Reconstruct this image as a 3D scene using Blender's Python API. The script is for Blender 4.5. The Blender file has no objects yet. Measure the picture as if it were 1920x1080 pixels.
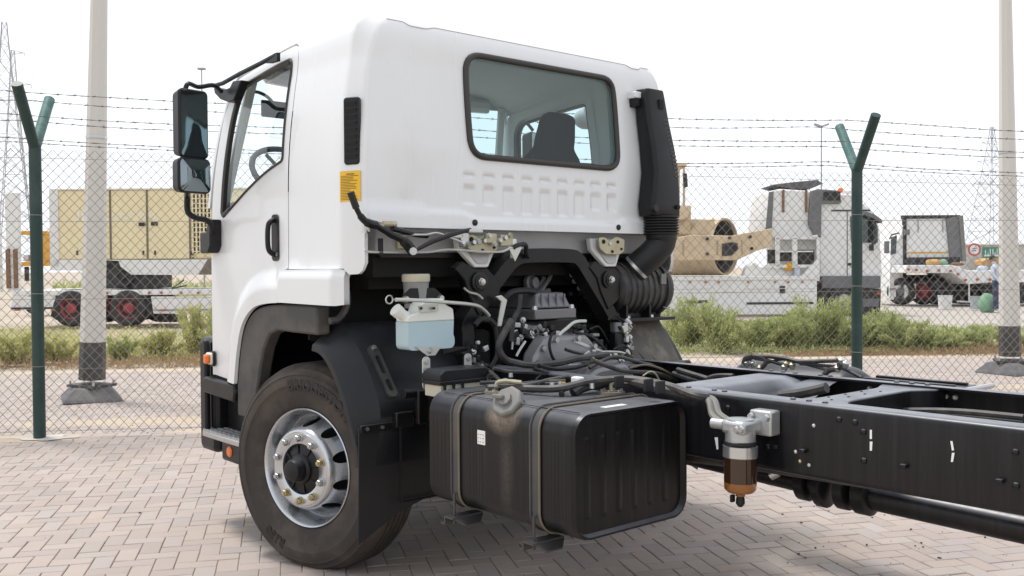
import bpy, bmesh, math, random
from mathutils import Vector, Matrix, noise
from mathutils.geometry import delaunay_2d_cdt
random.seed(7)
SC = bpy.context.scene
COL = SC.collection

# ------------------------------------------------------------------ camera
# world frame: X = rearwards along the parked truck, Y = across it (away from the viewer), Z = up
CAM = Vector((4.3486, -3.4931, 1.4971)); YAW, PITCH, ROLL, FPX = 0.8638, -0.0201, -0.0069, 1800.0
_fw = Vector((-math.sin(YAW)*math.cos(PITCH), math.cos(YAW)*math.cos(PITCH), math.sin(PITCH)))
_r0 = Vector((math.cos(YAW), math.sin(YAW), 0)); _u0 = _r0.cross(_fw)
_rt = _r0*math.cos(ROLL) + _u0*math.sin(ROLL); _up = _u0*math.cos(ROLL) - _r0*math.sin(ROLL)
cd = bpy.data.cameras.new('camera'); cam = bpy.data.objects.new('camera', cd); COL.objects.link(cam)
cam.matrix_world = Matrix(((_rt.x,_up.x,-_fw.x,CAM.x),(_rt.y,_up.y,-_fw.y,CAM.y),(_rt.z,_up.z,-_fw.z,CAM.z),(0,0,0,1)))
cd.sensor_width = 36; cd.lens = FPX/1920*36; cd.clip_start = .05; cd.clip_end = 6000
SC.camera = cam

# ------------------------------------------------------------------ sky, sun, exposure (bright hazy overcast)
SUN_EL, SUN_AZ = math.radians(68), math.radians(196)      # azimuth of the sun measured ccw from +X
w = bpy.data.worlds.new('World'); SC.world = w; w.use_nodes = True
nt = w.node_tree; nt.nodes.clear()
sky = nt.nodes.new('ShaderNodeTexSky'); sky.sky_type = 'NISHITA'; sky.sun_disc = False
sky.sun_elevation = SUN_EL; sky.sun_rotation = math.radians(90) - SUN_AZ
sky.air_density = 1.0; sky.dust_density = 1.0; sky.ozone_density = 1.0; sky.altitude = 0
hs = nt.nodes.new('ShaderNodeHueSaturation'); hs.inputs['Saturation'].default_value = .22
bg = nt.nodes.new('ShaderNodeBackground'); bg.inputs['Strength'].default_value = .15
ou = nt.nodes.new('ShaderNodeOutputWorld')
cl = nt.nodes.new('ShaderNodeMix'); cl.data_type = 'RGBA'; cl.inputs[0].default_value = .85      # even bright cloud veil over the clear sky
cl.inputs[7].default_value = (3.55, 3.72, 3.98, 1)
nt.links.new(sky.outputs[0], hs.inputs['Color']); nt.links.new(hs.outputs[0], cl.inputs[6]); nt.links.new(cl.outputs[2], bg.inputs['Color']); nt.links.new(bg.outputs[0], ou.inputs['Surface'])
sl = bpy.data.lights.new('sun', 'SUN'); sl.energy = 1.5; sl.angle = math.radians(12); sl.color = (1, .965, .92)
so = bpy.data.objects.new('sun', sl); COL.objects.link(so)
sd = Vector((math.cos(SUN_EL)*math.cos(SUN_AZ), math.cos(SUN_EL)*math.sin(SUN_AZ), math.sin(SUN_EL)))
so.rotation_euler = sd.to_track_quat('Z', 'Y').to_euler(); so.location = (0, 0, 30)
vs = SC.view_settings; vs.view_transform = 'Standard'; vs.look = 'None'; vs.gamma = 1; vs.use_curve_mapping = False
vs.exposure = 1.0

# ------------------------------------------------------------------ pixel helpers (1920 x 1080 photograph)
def PX(u, v, ax, val):
    d = _fw + _rt*((u-960)/FPX) + _up*((540-v)/FPX); i = 'xyz'.index(ax)
    return CAM + d*((val-CAM[i])/d[i])
E1 = Vector((math.cos(YAW), math.sin(YAW), 0)); E2 = Vector((-math.sin(YAW), math.cos(YAW), 0))
def BG(u, v, b):                      # a point b metres ahead of the camera
    d = _fw + _rt*((u-960)/FPX) + _up*((540-v)/FPX)
    return CAM + d*(b/d.dot(E2))
def GR(u, v): return PX(u, v, 'z', 0)

# ------------------------------------------------------------------ materials
MATS = {}
def mat(name, col, rough=.5, metal=0, var=.08, scale=6, bump=0, bscale=80, spec=.5, coat=0, dirt=None, dirt_amt=0, dscale=3, stretch=None, attr=None, top=None, pos=False):
    m = bpy.data.materials.new(name); m.use_nodes = True; n = m.node_tree; b = n.nodes['Principled BSDF']
    b.inputs['Roughness'].default_value = rough; b.inputs['Metallic'].default_value = metal
    b.inputs['Specular IOR Level'].default_value = spec; b.inputs['Coat Weight'].default_value = coat
    b.inputs['Coat Roughness'].default_value = .08
    tc = n.nodes.new('ShaderNodeTexCoord'); src = tc.outputs['Object']
    if pos: src = n.nodes.new('ShaderNodeNewGeometry').outputs['Position']
    if stretch:
        mp = n.nodes.new('ShaderNodeMapping'); mp.inputs['Scale'].default_value = stretch; n.links.new(src, mp.inputs[0]); src = mp.outputs[0]
    nz = n.nodes.new('ShaderNodeTexNoise'); nz.inputs['Scale'].default_value = scale; nz.inputs['Detail'].default_value = 6
    n.links.new(src, nz.inputs['Vector'])
    mx = n.nodes.new('ShaderNodeMix'); mx.data_type = 'RGBA'
    mx.inputs[6].default_value = (*[c*(1-var) for c in col], 1); mx.inputs[7].default_value = (*[min(1, c*(1+var)) for c in col], 1)
    n.links.new(nz.outputs[0], mx.inputs[0]); out = mx.outputs[2]
    if dirt:
        dz = n.nodes.new('ShaderNodeTexNoise'); dz.inputs['Scale'].default_value = dscale; dz.inputs['Detail'].default_value = 8
        dz.inputs['Roughness'].default_value = .65; n.links.new(src, dz.inputs['Vector'])
        rp = n.nodes.new('ShaderNodeMapRange'); rp.inputs[1].default_value = .45; rp.inputs[2].default_value = .75; rp.inputs[4].default_value = dirt_amt
        n.links.new(dz.outputs[0], rp.inputs[0])
        m2 = n.nodes.new('ShaderNodeMix'); m2.data_type = 'RGBA'; m2.inputs[7].default_value = (*dirt, 1)
        n.links.new(rp.outputs[0], m2.inputs[0]); n.links.new(out, m2.inputs[6]); out = m2.outputs[2]
    if top:                                   # faces that look up: painted sky sheen as well as settled dust
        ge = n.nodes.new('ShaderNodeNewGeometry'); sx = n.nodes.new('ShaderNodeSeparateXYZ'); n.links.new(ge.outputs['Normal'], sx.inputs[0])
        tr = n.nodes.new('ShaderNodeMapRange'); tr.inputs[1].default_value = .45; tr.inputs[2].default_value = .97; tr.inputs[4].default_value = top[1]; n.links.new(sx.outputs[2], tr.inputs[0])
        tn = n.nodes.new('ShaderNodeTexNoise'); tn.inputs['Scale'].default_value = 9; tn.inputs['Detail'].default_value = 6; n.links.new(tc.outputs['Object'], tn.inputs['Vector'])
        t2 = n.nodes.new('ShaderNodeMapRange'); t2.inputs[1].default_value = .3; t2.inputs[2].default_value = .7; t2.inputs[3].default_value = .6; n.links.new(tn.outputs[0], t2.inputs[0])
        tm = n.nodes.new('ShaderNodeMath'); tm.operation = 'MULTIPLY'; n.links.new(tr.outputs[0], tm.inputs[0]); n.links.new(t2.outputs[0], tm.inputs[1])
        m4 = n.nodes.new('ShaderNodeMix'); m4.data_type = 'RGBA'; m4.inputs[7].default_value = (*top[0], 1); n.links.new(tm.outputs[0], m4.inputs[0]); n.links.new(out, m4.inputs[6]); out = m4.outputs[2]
    if attr:
        at = n.nodes.new('ShaderNodeAttribute'); at.attribute_name = attr
        m3 = n.nodes.new('ShaderNodeMix'); m3.data_type = 'RGBA'; m3.blend_type = 'MULTIPLY'; m3.inputs[0].default_value = 1
        n.links.new(out, m3.inputs[6]); n.links.new(at.outputs['Color'], m3.inputs[7]); out = m3.outputs[2]
    n.links.new(out, b.inputs['Base Color'])
    rr = n.nodes.new('ShaderNodeMapRange'); rr.inputs[3].default_value = max(0, rough-.08); rr.inputs[4].default_value = min(1, rough+.1)
    n.links.new(nz.outputs[0], rr.inputs[0]); n.links.new(rr.outputs[0], b.inputs['Roughness'])
    if bump:
        bz = n.nodes.new('ShaderNodeTexNoise'); bz.inputs['Scale'].default_value = bscale; bz.inputs['Detail'].default_value = 4
        n.links.new(src, bz.inputs['Vector']); bp = n.nodes.new('ShaderNodeBump'); bp.inputs['Strength'].default_value = bump; bp.inputs['Distance'].default_value = .01
        n.links.new(bz.outputs[0], bp.inputs['Height']); n.links.new(bp.outputs[0], b.inputs['Normal'])
    MATS[name] = m; return m
def glass(name, tint, gl=1.0):
    m = bpy.data.materials.new(name); m.use_nodes = True; n = m.node_tree; n.nodes.clear()
    o = n.nodes.new('ShaderNodeOutputMaterial'); t = n.nodes.new('ShaderNodeBsdfTransparent'); t.inputs[0].default_value = (*tint, 1)
    g = n.nodes.new('ShaderNodeBsdfGlossy'); g.inputs['Roughness'].default_value = .02; g.inputs[0].default_value = (gl, gl, gl, 1)
    fr = n.nodes.new('ShaderNodeFresnel'); fr.inputs[0].default_value = 1.45; ge = n.nodes.new('ShaderNodeNewGeometry'); mr = n.nodes.new('ShaderNodeMapRange'); mr.inputs[3].default_value = 1.45; mr.inputs[4].default_value = 1/1.45; n.links.new(ge.outputs['Backfacing'], mr.inputs[0]); n.links.new(mr.outputs[0], fr.inputs[0]); mx = n.nodes.new('ShaderNodeMixShader')
    n.links.new(fr.outputs[0], mx.inputs[0]); n.links.new(t.outputs[0], mx.inputs[1]); n.links.new(g.outputs[0], mx.inputs[2]); n.links.new(mx.outputs[0], o.inputs[0])
    MATS[name] = m; return m
DUST = (.30, .25, .20)
mat('white_paint', (.72, .732, .745), .32, var=.02, scale=2, coat=.4)
TOP_SHEEN = (.20, .205, .225)  # bluish sky reflection painted into the tops of black parts, with dust
mat('black_paint', (.006, .006, .007), .36, var=.3, scale=10, spec=.32, top=(TOP_SHEEN, .28), dirt=(.035, .035, .038), dirt_amt=.25, dscale=4)
mat('tank_black', (.0055, .0055, .0065), .33, var=.3, scale=30, spec=.28, top=(TOP_SHEEN, .75), dirt=(.022, .0215, .023), dirt_amt=.5, dscale=26, stretch=(1.6, 1.6, .04))
mat('frame_black', (.006, .006, .008), .32, var=.3, scale=20, spec=.35, top=((.24, .25, .28), .85), dirt=(.032, .032, .04), dirt_amt=.4, dscale=22, stretch=(1.5, 1.5, .06))  # rail tops: pale blue of the reflected sky mixed into the colour
mat('black_plastic', (.0065, .007, .009), .38, var=.2, scale=8, spec=.32, top=(TOP_SHEEN, .22), bump=.05, bscale=400, dirt=(.03, .03, .034), dirt_amt=.3)
mat('grey_plastic', (.045, .043, .042), .6, var=.2, scale=5, bump=.05, bscale=500, dirt=(.17, .15, .13), dirt_amt=.55)
mat('dusty_plastic', (.014, .014, .015), .5, var=.2, scale=5, top=((.24, .21, .18), .5), dirt=(.12, .105, .09), dirt_amt=.6, dscale=6)
mat('dusty_panel', (.10, .09, .08), .8, var=.3, scale=9, dirt=(.30, .26, .215), dirt_amt=1.0, dscale=5, stretch=(1, 1, .6))
mat('rubber', (.008, .008, .009), .55, var=.15, scale=12)
mat('seal_rubber', (.030, .026, .024), .45, var=.15, scale=12)
mat('tyre_rubber', (.036, .030, .026), .8, var=.2, scale=9, bump=.08, bscale=120, dirt=(.105, .082, .065), dirt_amt=.9, dscale=4)
mat('tyre_letter', (.006, .006, .006), .45)
mat('rim_silver', (.56, .58, .61), .25, metal=.85, var=.06, scale=8, dirt=(.34, .32, .30), dirt_amt=.3)
mat('steel', (.50, .50, .50), .32, metal=.9, var=.12, scale=30)
mat('brass_nut', (.50, .42, .25), .4, metal=.8, var=.2, scale=30)
mat('aluminium', (.46, .47, .48), .42, metal=.7, var=.1, scale=20, bump=.1, bscale=150, dirt=(.30, .29, .27), dirt_amt=.3)
mat('cast_grey', (.25, .25, .26), .5, metal=.4, var=.15, scale=12, bump=.15, bscale=120, dirt=(.25, .24, .22), dirt_amt=.4)
mat('rocker_grey', (.17, .17, .18), .42, metal=.3, var=.15, scale=12, dirt=(.2, .19, .18), dirt_amt=.4)
mat('zinc_yellow', (.44, .41, .29), .42, metal=.4, var=.15, scale=25, dirt=(.30, .24, .14), dirt_amt=.5, dscale=20)
mat('zinc_pale', (.55, .56, .53), .38, metal=.5, var=.1, scale=20)
mat('primer_grey', (.44, .44, .45), .5, var=.1, scale=8, dirt=(.2, .2, .2), dirt_amt=.35)
mat('dark_under', (.010, .010, .010), .85, var=.3, scale=8)
mat('hose', (.025, .025, .026), .55, var=.2, scale=20, top=((.20, .19, .18), .45), dirt=(.17, .15, .13), dirt_amt=.6, dscale=8)
mat('cap_grey', (.17, .165, .155), .55, var=.12, scale=20, dirt=(.30, .26, .2), dirt_amt=.4)
mat('strap', (.045, .045, .046), .4, var=.15, scale=15, dirt=(.16, .14, .11), dirt_amt=.3)
mat('strap_trim', (.15, .125, .09), .6, var=.2, scale=20)
mat('dust_patch', (.25, .20, .155), .95, var=.35, scale=60)
mat('bottle_white', (.72, .74, .70), .35, var=.04, scale=6)
mat('bottle_blue', (.42, .55, .60), .3, var=.05, scale=4)
mat('cream_cap', (.50, .47, .37), .5, var=.06)
mat('reservoir', (.22, .225, .22), .4, var=.1)
mat('label_yellow', (.78, .46, .02), .5, var=.05)
mat('print_dark', (.16, .10, .02), .6)
mat('sticker_white', (.72, .72, .70), .5, var=.03)
mat('mark_white', (.8, .8, .8), .6, var=.03)
mat('amber', (.75, .17, .03), .25, var=.1)
mat('lens_clear', (.70, .66, .58), .2, var=.05)
mat('fuel_bowl', (.030, .012, .006), .12, var=.2, coat=.5)
mat('fuel_amber', (.24, .085, .012), .12, var=.2, coat=.5)
mat('trim_grey', (.70, .73, .73), .8, var=.05)
mat('seat_dark', (.045, .055, .06), .9, var=.1, scale=8)
mat('interior_dark', (.22, .225, .23), .7, var=.1)
mat('mirror', (.22, .26, .28), .03, metal=1, var=.01)
mat('exhaust', (.17, .15, .14), .5, metal=.4, var=.2, scale=15, dirt=(.2, .16, .12), dirt_amt=.5)
glass('glass_clear', (.95, .99, .98)); glass('glass_tint', (.64, .80, .82))
M = MATS
# cab paint: the same white with a faint brownish smudge on the rear wall
pm = mat('cab_paint', (.73, .742, .755), .26, var=.025, scale=1.3, coat=.4, dirt=(.64, .63, .62), dirt_amt=.16, dscale=3, stretch=(2, 2, .35)); n_ = pm.node_tree
b_ = n_.nodes['Principled BSDF']; src_ = b_.inputs['Base Color'].links[0].from_socket; tc_ = n_.nodes.new('ShaderNodeTexCoord'); mp_ = n_.nodes.new('ShaderNodeMapping')
mp_.inputs['Location'].default_value = (-.57/.5, .86/.22, -1.99/.30); mp_.inputs['Scale'].default_value = (1/.5, 1/.22, 1/.30); gd_ = n_.nodes.new('ShaderNodeTexGradient'); gd_.gradient_type = 'SPHERICAL'
nz_ = n_.nodes.new('ShaderNodeTexNoise'); nz_.inputs['Scale'].default_value = 7; ml_ = n_.nodes.new('ShaderNodeMath'); ml_.operation = 'MULTIPLY'; m2_ = n_.nodes.new('ShaderNodeMath'); m2_.operation = 'MULTIPLY'; m2_.inputs[1].default_value = .30
mx_ = n_.nodes.new('ShaderNodeMix'); mx_.data_type = 'RGBA'; mx_.inputs[7].default_value = (.50, .44, .40, 1)
n_.links.new(tc_.outputs['Object'], mp_.inputs[0]); n_.links.new(mp_.outputs[0], gd_.inputs[0]); n_.links.new(tc_.outputs['Object'], nz_.inputs['Vector']); n_.links.new(gd_.outputs['Fac'], ml_.inputs[0]); n_.links.new(nz_.outputs[0], ml_.inputs[1]); n_.links.new(ml_.outputs[0], m2_.inputs[0])
n_.links.new(m2_.outputs[0], mx_.inputs[0]); n_.links.new(src_, mx_.inputs[6]); n_.links.new(mx_.outputs[2], b_.inputs['Base Color'])

def add_spot(name, c, rad, col, amt, nscale=40):
    n = M[name].node_tree; b = n.nodes['Principled BSDF']; src = b.inputs['Base Color'].links[0].from_socket
    tc = n.nodes.new('ShaderNodeTexCoord'); cs = tc.outputs['Object'] if name != 'paver' else n.nodes.new('ShaderNodeNewGeometry').outputs['Position']; mp = n.nodes.new('ShaderNodeMapping'); mp.inputs['Location'].default_value = [-a/r for a, r in zip(c, rad)]; mp.inputs['Scale'].default_value = [1/r for r in rad]
    gd = n.nodes.new('ShaderNodeTexGradient'); gd.gradient_type = 'SPHERICAL'; nz = n.nodes.new('ShaderNodeTexNoise'); nz.inputs['Scale'].default_value = nscale; nz.inputs['Detail'].default_value = 6
    ml = n.nodes.new('ShaderNodeMath'); ml.operation = 'MULTIPLY'; m2 = n.nodes.new('ShaderNodeMath'); m2.operation = 'MULTIPLY'; m2.inputs[1].default_value = amt; m2.use_clamp = True
    mx = n.nodes.new('ShaderNodeMix'); mx.data_type = 'RGBA'; mx.inputs[7].default_value = (*col, 1)
    n.links.new(cs, mp.inputs[0]); n.links.new(mp.outputs[0], gd.inputs[0]); n.links.new(cs, nz.inputs['Vector']); n.links.new(gd.outputs['Fac'], ml.inputs[0]); n.links.new(nz.outputs[0], ml.inputs[1]); n.links.new(ml.outputs[0], m2.inputs[0])
    n.links.new(m2.outputs[0], mx.inputs[0]); n.links.new(src, mx.inputs[6]); n.links.new(mx.outputs[2], b.inputs['Base Color'])
add_spot('tank_black', (1.44, -1.05, .915), (.12, .10, .085), (.20, .16, .125), 2.6, 70)
add_spot('tank_black', (1.47, -1.07, .72), (.05, .05, .25), (.08, .07, .06), 1.0, 60)

# ------------------------------------------------------------------ mesh builder
def spl(pts, k=6):
    P = [Vector(p) for p in pts]; out = []
    for i in range(len(P)-1):
        a = P[max(0, i-1)]; b = P[i]; c = P[i+1]; d = P[min(len(P)-1, i+2)]
        for j in range(k):
            t = j/k; out.append(.5*((2*b)+(c-a)*t+(2*a-5*b+4*c-d)*t*t+(3*b-a-3*c+d)*t**3))
    out.append(P[-1]); return out
def rrect(x0, y0, x1, y1, r, k=6):
    out = []
    for cx, cy, a0 in ((x1-r, y1-r, 0), (x0+r, y1-r, 90), (x0+r, y0+r, 180), (x1-r, y0+r, 270)):
        for i in range(k+1):
            a = math.radians(a0+90*i/k); out.append((cx+r*math.cos(a), cy+r*math.sin(a)))
    return out
class MB:
    def __init__(s): s.v = []; s.f = []
    def add(s, vs, fs):
        o = len(s.v); s.v += [Vector(p) for p in vs]; s.f += [tuple(i+o for i in q) for q in fs]; return s
    def box(s, c, d, R=None):
        c = Vector(c); x, y, z = d[0]/2, d[1]/2, d[2]/2
        vs = [Vector((a, b, e)) for e in (-z, z) for b in (-y, y) for a in (-x, x)]
        if R is not None: vs = [R @ p for p in vs]
        return s.add([c+p for p in vs], [(0,2,3,1),(4,5,7,6),(0,1,5,4),(2,6,7,3),(0,4,6,2),(1,3,7,5)])
    def bb(s, a, b): return s.box([(p+q)/2 for p, q in zip(a, b)], [abs(p-q) for p, q in zip(a, b)])
    def tube(s, path, r, n=8, caps=True, flat=None):
        P = [Vector(p) for p in path]; m = len(P); rs = r if isinstance(r, (list, tuple)) else [r]*m
        T = [(P[min(m-1, i+1)]-P[max(0, i-1)]).normalized() for i in range(m)]
        u = T[0].orthogonal().normalized(); vs = []
        for i in range(m):
            u = (u - T[i]*u.dot(T[i])).normalized(); w_ = T[i].cross(u)
            for k in range(n):
                a = 2*math.pi*(k+.5)/n; vs.append(P[i]+(u*math.cos(a)+w_*math.sin(a))*rs[i])
        fs = [(i*n+k, i*n+(k+1) % n, (i+1)*n+(k+1) % n, (i+1)*n+k) for i in range(m-1) for k in range(n)]
        if caps: fs += [tuple(range(n-1, -1, -1)), tuple((m-1)*n+k for k in range(n))]
        return s.add(vs, fs)
    def cyl(s, a, b, r, r2=None, n=16, caps=True): return s.tube([a, b], [r, r if r2 is None else r2], n, caps)
    def lathe(s, prof, o, ax, n=32):          # prof: (radius, distance along ax)
        o = Vector(o); ax = Vector(ax).normalized(); u = ax.orthogonal().normalized(); w_ = ax.cross(u); m = len(prof); vs = []
        for r, h in prof:
            for k in range(n):
                a = 2*math.pi*k/n; vs.append(o+ax*h+(u*math.cos(a)+w_*math.sin(a))*r)
        return s.add(vs, [(i*n+k, i*n+(k+1) % n, (i+1)*n+(k+1) % n, (i+1)*n+k) for i in range(m-1) for k in range(n)])
    def prism(s, poly, ax, a, b, f=None):     # polygon in the two other axes, extruded a..b along ax
        n = len(poly); i = 'xyz'.index(ax); vs = []
        for h in (a, b):
            for p, q in poly:
                c = [p, q]; c.insert(i, h); vs.append(f(*c) if f else c)
        return s.add(vs, [tuple(range(n-1, -1, -1)), tuple(range(n, 2*n))]+[(k, (k+1) % n, n+(k+1) % n, n+k) for k in range(n)])
    def plate(s, pts, off):                   # planar polygon of 3-D points thickened by vector off
        n = len(pts); off = Vector(off); P = [Vector(p) for p in pts]
        return s.add(P+[p+off for p in P], [tuple(range(n-1, -1, -1)), tuple(range(n, 2*n))]+[(k, (k+1) % n, n+(k+1) % n, n+k) for k in range(n)])
    def ball(s, c, r, n=12, sc=(1, 1, 1)):
        c = Vector(c); m = n//2; vs = [c+Vector((0, 0, -r*sc[2]))]
        for i in range(1, m):
            t = math.pi*i/m-math.pi/2
            for k in range(n):
                a = 2*math.pi*k/n; vs.append(c+Vector((r*math.cos(t)*math.cos(a)*sc[0], r*math.cos(t)*math.sin(a)*sc[1], r*math.sin(t)*sc[2])))
        vs.append(c+Vector((0, 0, r*sc[2]))); L = len(vs)-1
        fs = [(0, 1+(k+1) % n, 1+k) for k in range(n)]+[(1+i*n+k, 1+i*n+(k+1) % n, 1+(i+1)*n+(k+1) % n, 1+(i+1)*n+k) for i in range(m-2) for k in range(n)]
        fs += [(L, 1+(m-2)*n+k, 1+(m-2)*n+(k+1) % n) for k in range(n)]
        return s.add(vs, fs)
    def xf(s, Mx): s.v = [Mx @ p for p in s.v]; return s
    def build(s, name, m, parent=None, smooth=35, bevel=0, seg=2, fix=True):
        me = bpy.data.meshes.new(name); me.from_pydata(s.v, [], s.f)
        if fix:
            b = bmesh.new(); b.from_mesh(me); bmesh.ops.recalc_face_normals(b, faces=b.faces); b.to_mesh(me); b.free()
        me.materials.append(M[m] if isinstance(m, str) else m)
        if smooth:
            for p in me.polygons: p.use_smooth = True
            me.set_sharp_from_angle(angle=math.radians(smooth))
        o = bpy.data.objects.new(name, me); COL.objects.link(o)
        if parent: o.parent = parent
        if bevel:
            md = o.modifiers.new('Bevel', 'BEVEL'); md.width = bevel; md.segments = seg; md.limit_method = 'ANGLE'; md.angle_limit = math.radians(40)
        return o
def thing(name, label, cat, loc=(0, 0, 0), rz=0, group=None):
    o = bpy.data.objects.new(name, None); COL.objects.link(o); o.location = loc; o.rotation_euler = (0, 0, rz)
    o.empty_display_size = .2; return tag(o, label, cat, group)
def tag(o, label, cat, group=None):
    o['label'] = label; o['category'] = cat
    if group: o['group'] = group
    return o
def struct(o): o['kind'] = 'structure'; return o
def stuff(o): o['kind'] = 'stuff'; return o
def copy_tree(o, parent=None):
    c = o.copy(); COL.objects.link(c); c.parent = parent
    for ch in list(o.children): copy_tree(ch, c)
    return c
def text_mesh(body, size, depth=.002, bold=0):
    cu = bpy.data.curves.new('t', 'FONT'); cu.body = body; cu.size = size; cu.extrude = depth; cu.resolution_u = 3; cu.offset = bold
    o = bpy.data.objects.new('t', cu); COL.objects.link(o)
    dg = bpy.context.evaluated_depsgraph_get(); dg.update()
    me = bpy.data.meshes.new_from_object(o.evaluated_get(dg))
    vs = [v.co.copy() for v in me.vertices]; fs = [tuple(p.vertices) for p in me.polygons]
    bpy.data.objects.remove(o); bpy.data.curves.remove(cu); bpy.data.meshes.remove(me)
    return vs, fs
def smooth01(a, b, x):
    t = max(0, min(1, (x-a)/(b-a))); return t*t*(3-2*t)
# ================================================================== ground, paving, fence line
FD = Vector((math.cos(math.radians(56)), math.sin(math.radians(56)), 0)); FN = Vector((-FD.y, FD.x, 0))   # along / beyond the fence
F0 = Vector((-4.956, -1.13, 0))
def FP(s, n, z=0): return F0+FD*s+FN*n+Vector((0, 0, z))

mat('sand', (.42, .35, .28), .95, var=.22, scale=.35, bump=.4, bscale=9, dirt=(.30, .26, .19), dirt_amt=.6, dscale=1.2)
g = MB(); N = 40; R_ = 3000
xs = [0]; 
grid = [-3000, -1200, -500, -200, -90, -45, -20, 0, 20, 45, 90, 200, 500, 1200, 3000]
vs = [(CAM.x+a, CAM.y+b, -.06) for b in grid for a in grid]; n = len(grid)
g.add(vs, [(j*n+i, j*n+i+1, (j+1)*n+i+1, (j+1)*n+i) for j in range(n-1) for i in range(n-1)])
struct(g.build('ground', 'sand', smooth=0))
# the strip of asphalt-grey road where the far trucks stand
mat('dusty_road', (.40, .36, .32), .9, var=.12, scale=.5, bump=.2, bscale=30, dirt=(.30, .27, .23), dirt_amt=.5, dscale=.8)
def gp(a, b, z): p = Vector((CAM.x, CAM.y, 0))+E1*a+E2*b; p.z = z; return p
rd = MB().plate([gp(-3, 22, -.04), gp(60, 19, -.04), gp(90, 110, -.04), gp(14, 110, -.04), gp(4, 40, -.04)], (0, 0, -.015))
struct(rd.build('dirt_road', 'dusty_road', smooth=0))

# ---- pavement: herringbone clay pavers over a bed of joint sand
mat('joint_sand', (.42, .35, .27), .95, var=.2, scale=20, bump=.3, bscale=120)
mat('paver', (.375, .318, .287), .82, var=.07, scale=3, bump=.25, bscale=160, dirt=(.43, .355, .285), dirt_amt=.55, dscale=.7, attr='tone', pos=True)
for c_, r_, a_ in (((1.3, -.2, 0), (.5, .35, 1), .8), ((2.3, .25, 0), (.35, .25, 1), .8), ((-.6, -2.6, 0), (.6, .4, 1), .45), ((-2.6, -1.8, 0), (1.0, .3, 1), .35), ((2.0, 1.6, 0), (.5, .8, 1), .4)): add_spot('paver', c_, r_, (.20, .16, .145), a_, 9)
EDGE = 6.0
pv = MB().plate([FP(-9, -14, -.0075), FP(24, -14, -.0075), FP(24, EDGE, -.0075), FP(-9, EDGE, -.0075)], (0, 0, -.04))
pave = struct(pv.build('pavement', 'joint_sand', smooth=0))
BA = math.radians(63); BU = Vector((math.cos(BA), math.sin(BA), 0)); BV = Vector((-BU.y, BU.x, 0))
BL, BW = .210, .105
def brick_mesh(sx, sy, tone, seed):
    rnd = random.Random(seed); hx, hy, c = sx/2-.0022, sy/2-.0022, .0032; h = .0
    z = [rnd.uniform(-.0015, .0015) for _ in range(4)]
    P = [(-hx, -hy), (hx, -hy), (hx, hy), (-hx, hy)]; T = [(-hx+c, -hy+c), (hx-c, -hy+c), (hx-c, hy-c), (-hx+c, hy-c)]
    vs = [(p[0], p[1], -.02) for p in P]+[(p[0], p[1], -.0032+z[i]) for i, p in enumerate(P)]+[(p[0], p[1], z[i]) for i, p in enumerate(T)]
    fs = [(8, 9, 10, 11)]+[(a+i, a+(i+1) % 4, a+4+(i+1) % 4, a+4+i) for a in (0, 4) for i in range(4)]
    return vs, fs
def tone_col(r): 
    t = r.gauss(1, .045); w_ = r.gauss(0, .015); return (t*(1+w_), t, t*(1-w_), 1)
bricks = []
# 90-degree herringbone on a BW lattice
rb = random.Random(3)
for i in range(-190, 330):
    for j in range(-300, 160):
        k = (i-j) % 4
        if k == 0: cx, cy, horiz = (i+1)*BW, (j+.5)*BW, True
        elif k == 2: cx, cy, horiz = (i+.5)*BW, j*BW, False
        else: continue
        p = F0+BU*cx+BV*cy; q = p-F0; nn = q.dot(FN); ss = q.dot(FD)
        if not (-9 < ss < 24 and nn < EDGE-.12): continue
        d = p-CAM; b = d.dot(E2); a = d.dot(E1)
        if b < 3.2 or b > 17.5 or abs(a) > .62*b+.9: continue
        u = 960+1800*a/b; v = 504+1800*1.497/b
        hidden = (460 < u < 1500 and v < 880) or (b < 4.5)
        bricks.append((b, hidden or not (0 < u < 1920 and v < 1085), p, horiz))
bricks.sort(key=lambda t: (t[1], t[0]))
single, rest = bricks[:290], bricks[290:]
def set_tone(me, cols):
    at = me.attributes.new('tone', 'FLOAT_COLOR', 'POINT')
    for i, c in enumerate(cols): at.data[i].color = c
variants = []
for k in range(24):
    vs, fs = brick_mesh(BL, BW, 0, k); me = bpy.data.meshes.new('brick'); me.from_pydata(vs, [], fs); me.materials.append(M['paver'])
    set_tone(me, [tone_col(rb)]*len(vs) if False else [tone_col(random.Random(k))]*len(vs)); variants.append(me)
for b, h, p, horiz in single:
    o = bpy.data.objects.new('brick', rb.choice(variants)); COL.objects.link(o); o.parent = pave
    o.location = (p.x, p.y, rb.uniform(-.0015, .001)+.004*noise.noise(p*.7)); o.rotation_euler = (rb.gauss(0, .003), rb.gauss(0, .003), BA+(0 if horiz else math.pi/2)+rb.gauss(0, .006)+rb.choice((0, math.pi)))
VS, FS, TC = [], [], []
for b, h, p, horiz in rest:
    vs, fs = brick_mesh(BL, BW, 0, rb.random()); o = len(VS); an = BA+(0 if horiz else math.pi/2)+rb.gauss(0, .006); ca, sa = math.cos(an), math.sin(an); dz = rb.uniform(-.002, .0015)+.004*noise.noise(p*.7)
    VS += [(p.x+x*ca-y*sa, p.y+x*sa+y*ca, z+dz) for x, y, z in vs]; FS += [tuple(q+o for q in f) for f in fs]; TC += [tone_col(rb)]*len(vs)
me = bpy.data.meshes.new('brick_field'); me.from_pydata(VS, [], FS); me.materials.append(M['paver']); set_tone(me, TC)
o = bpy.data.objects.new('brick_field', me); COL.objects.link(o); o.parent = pave; stuff(o)

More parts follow.
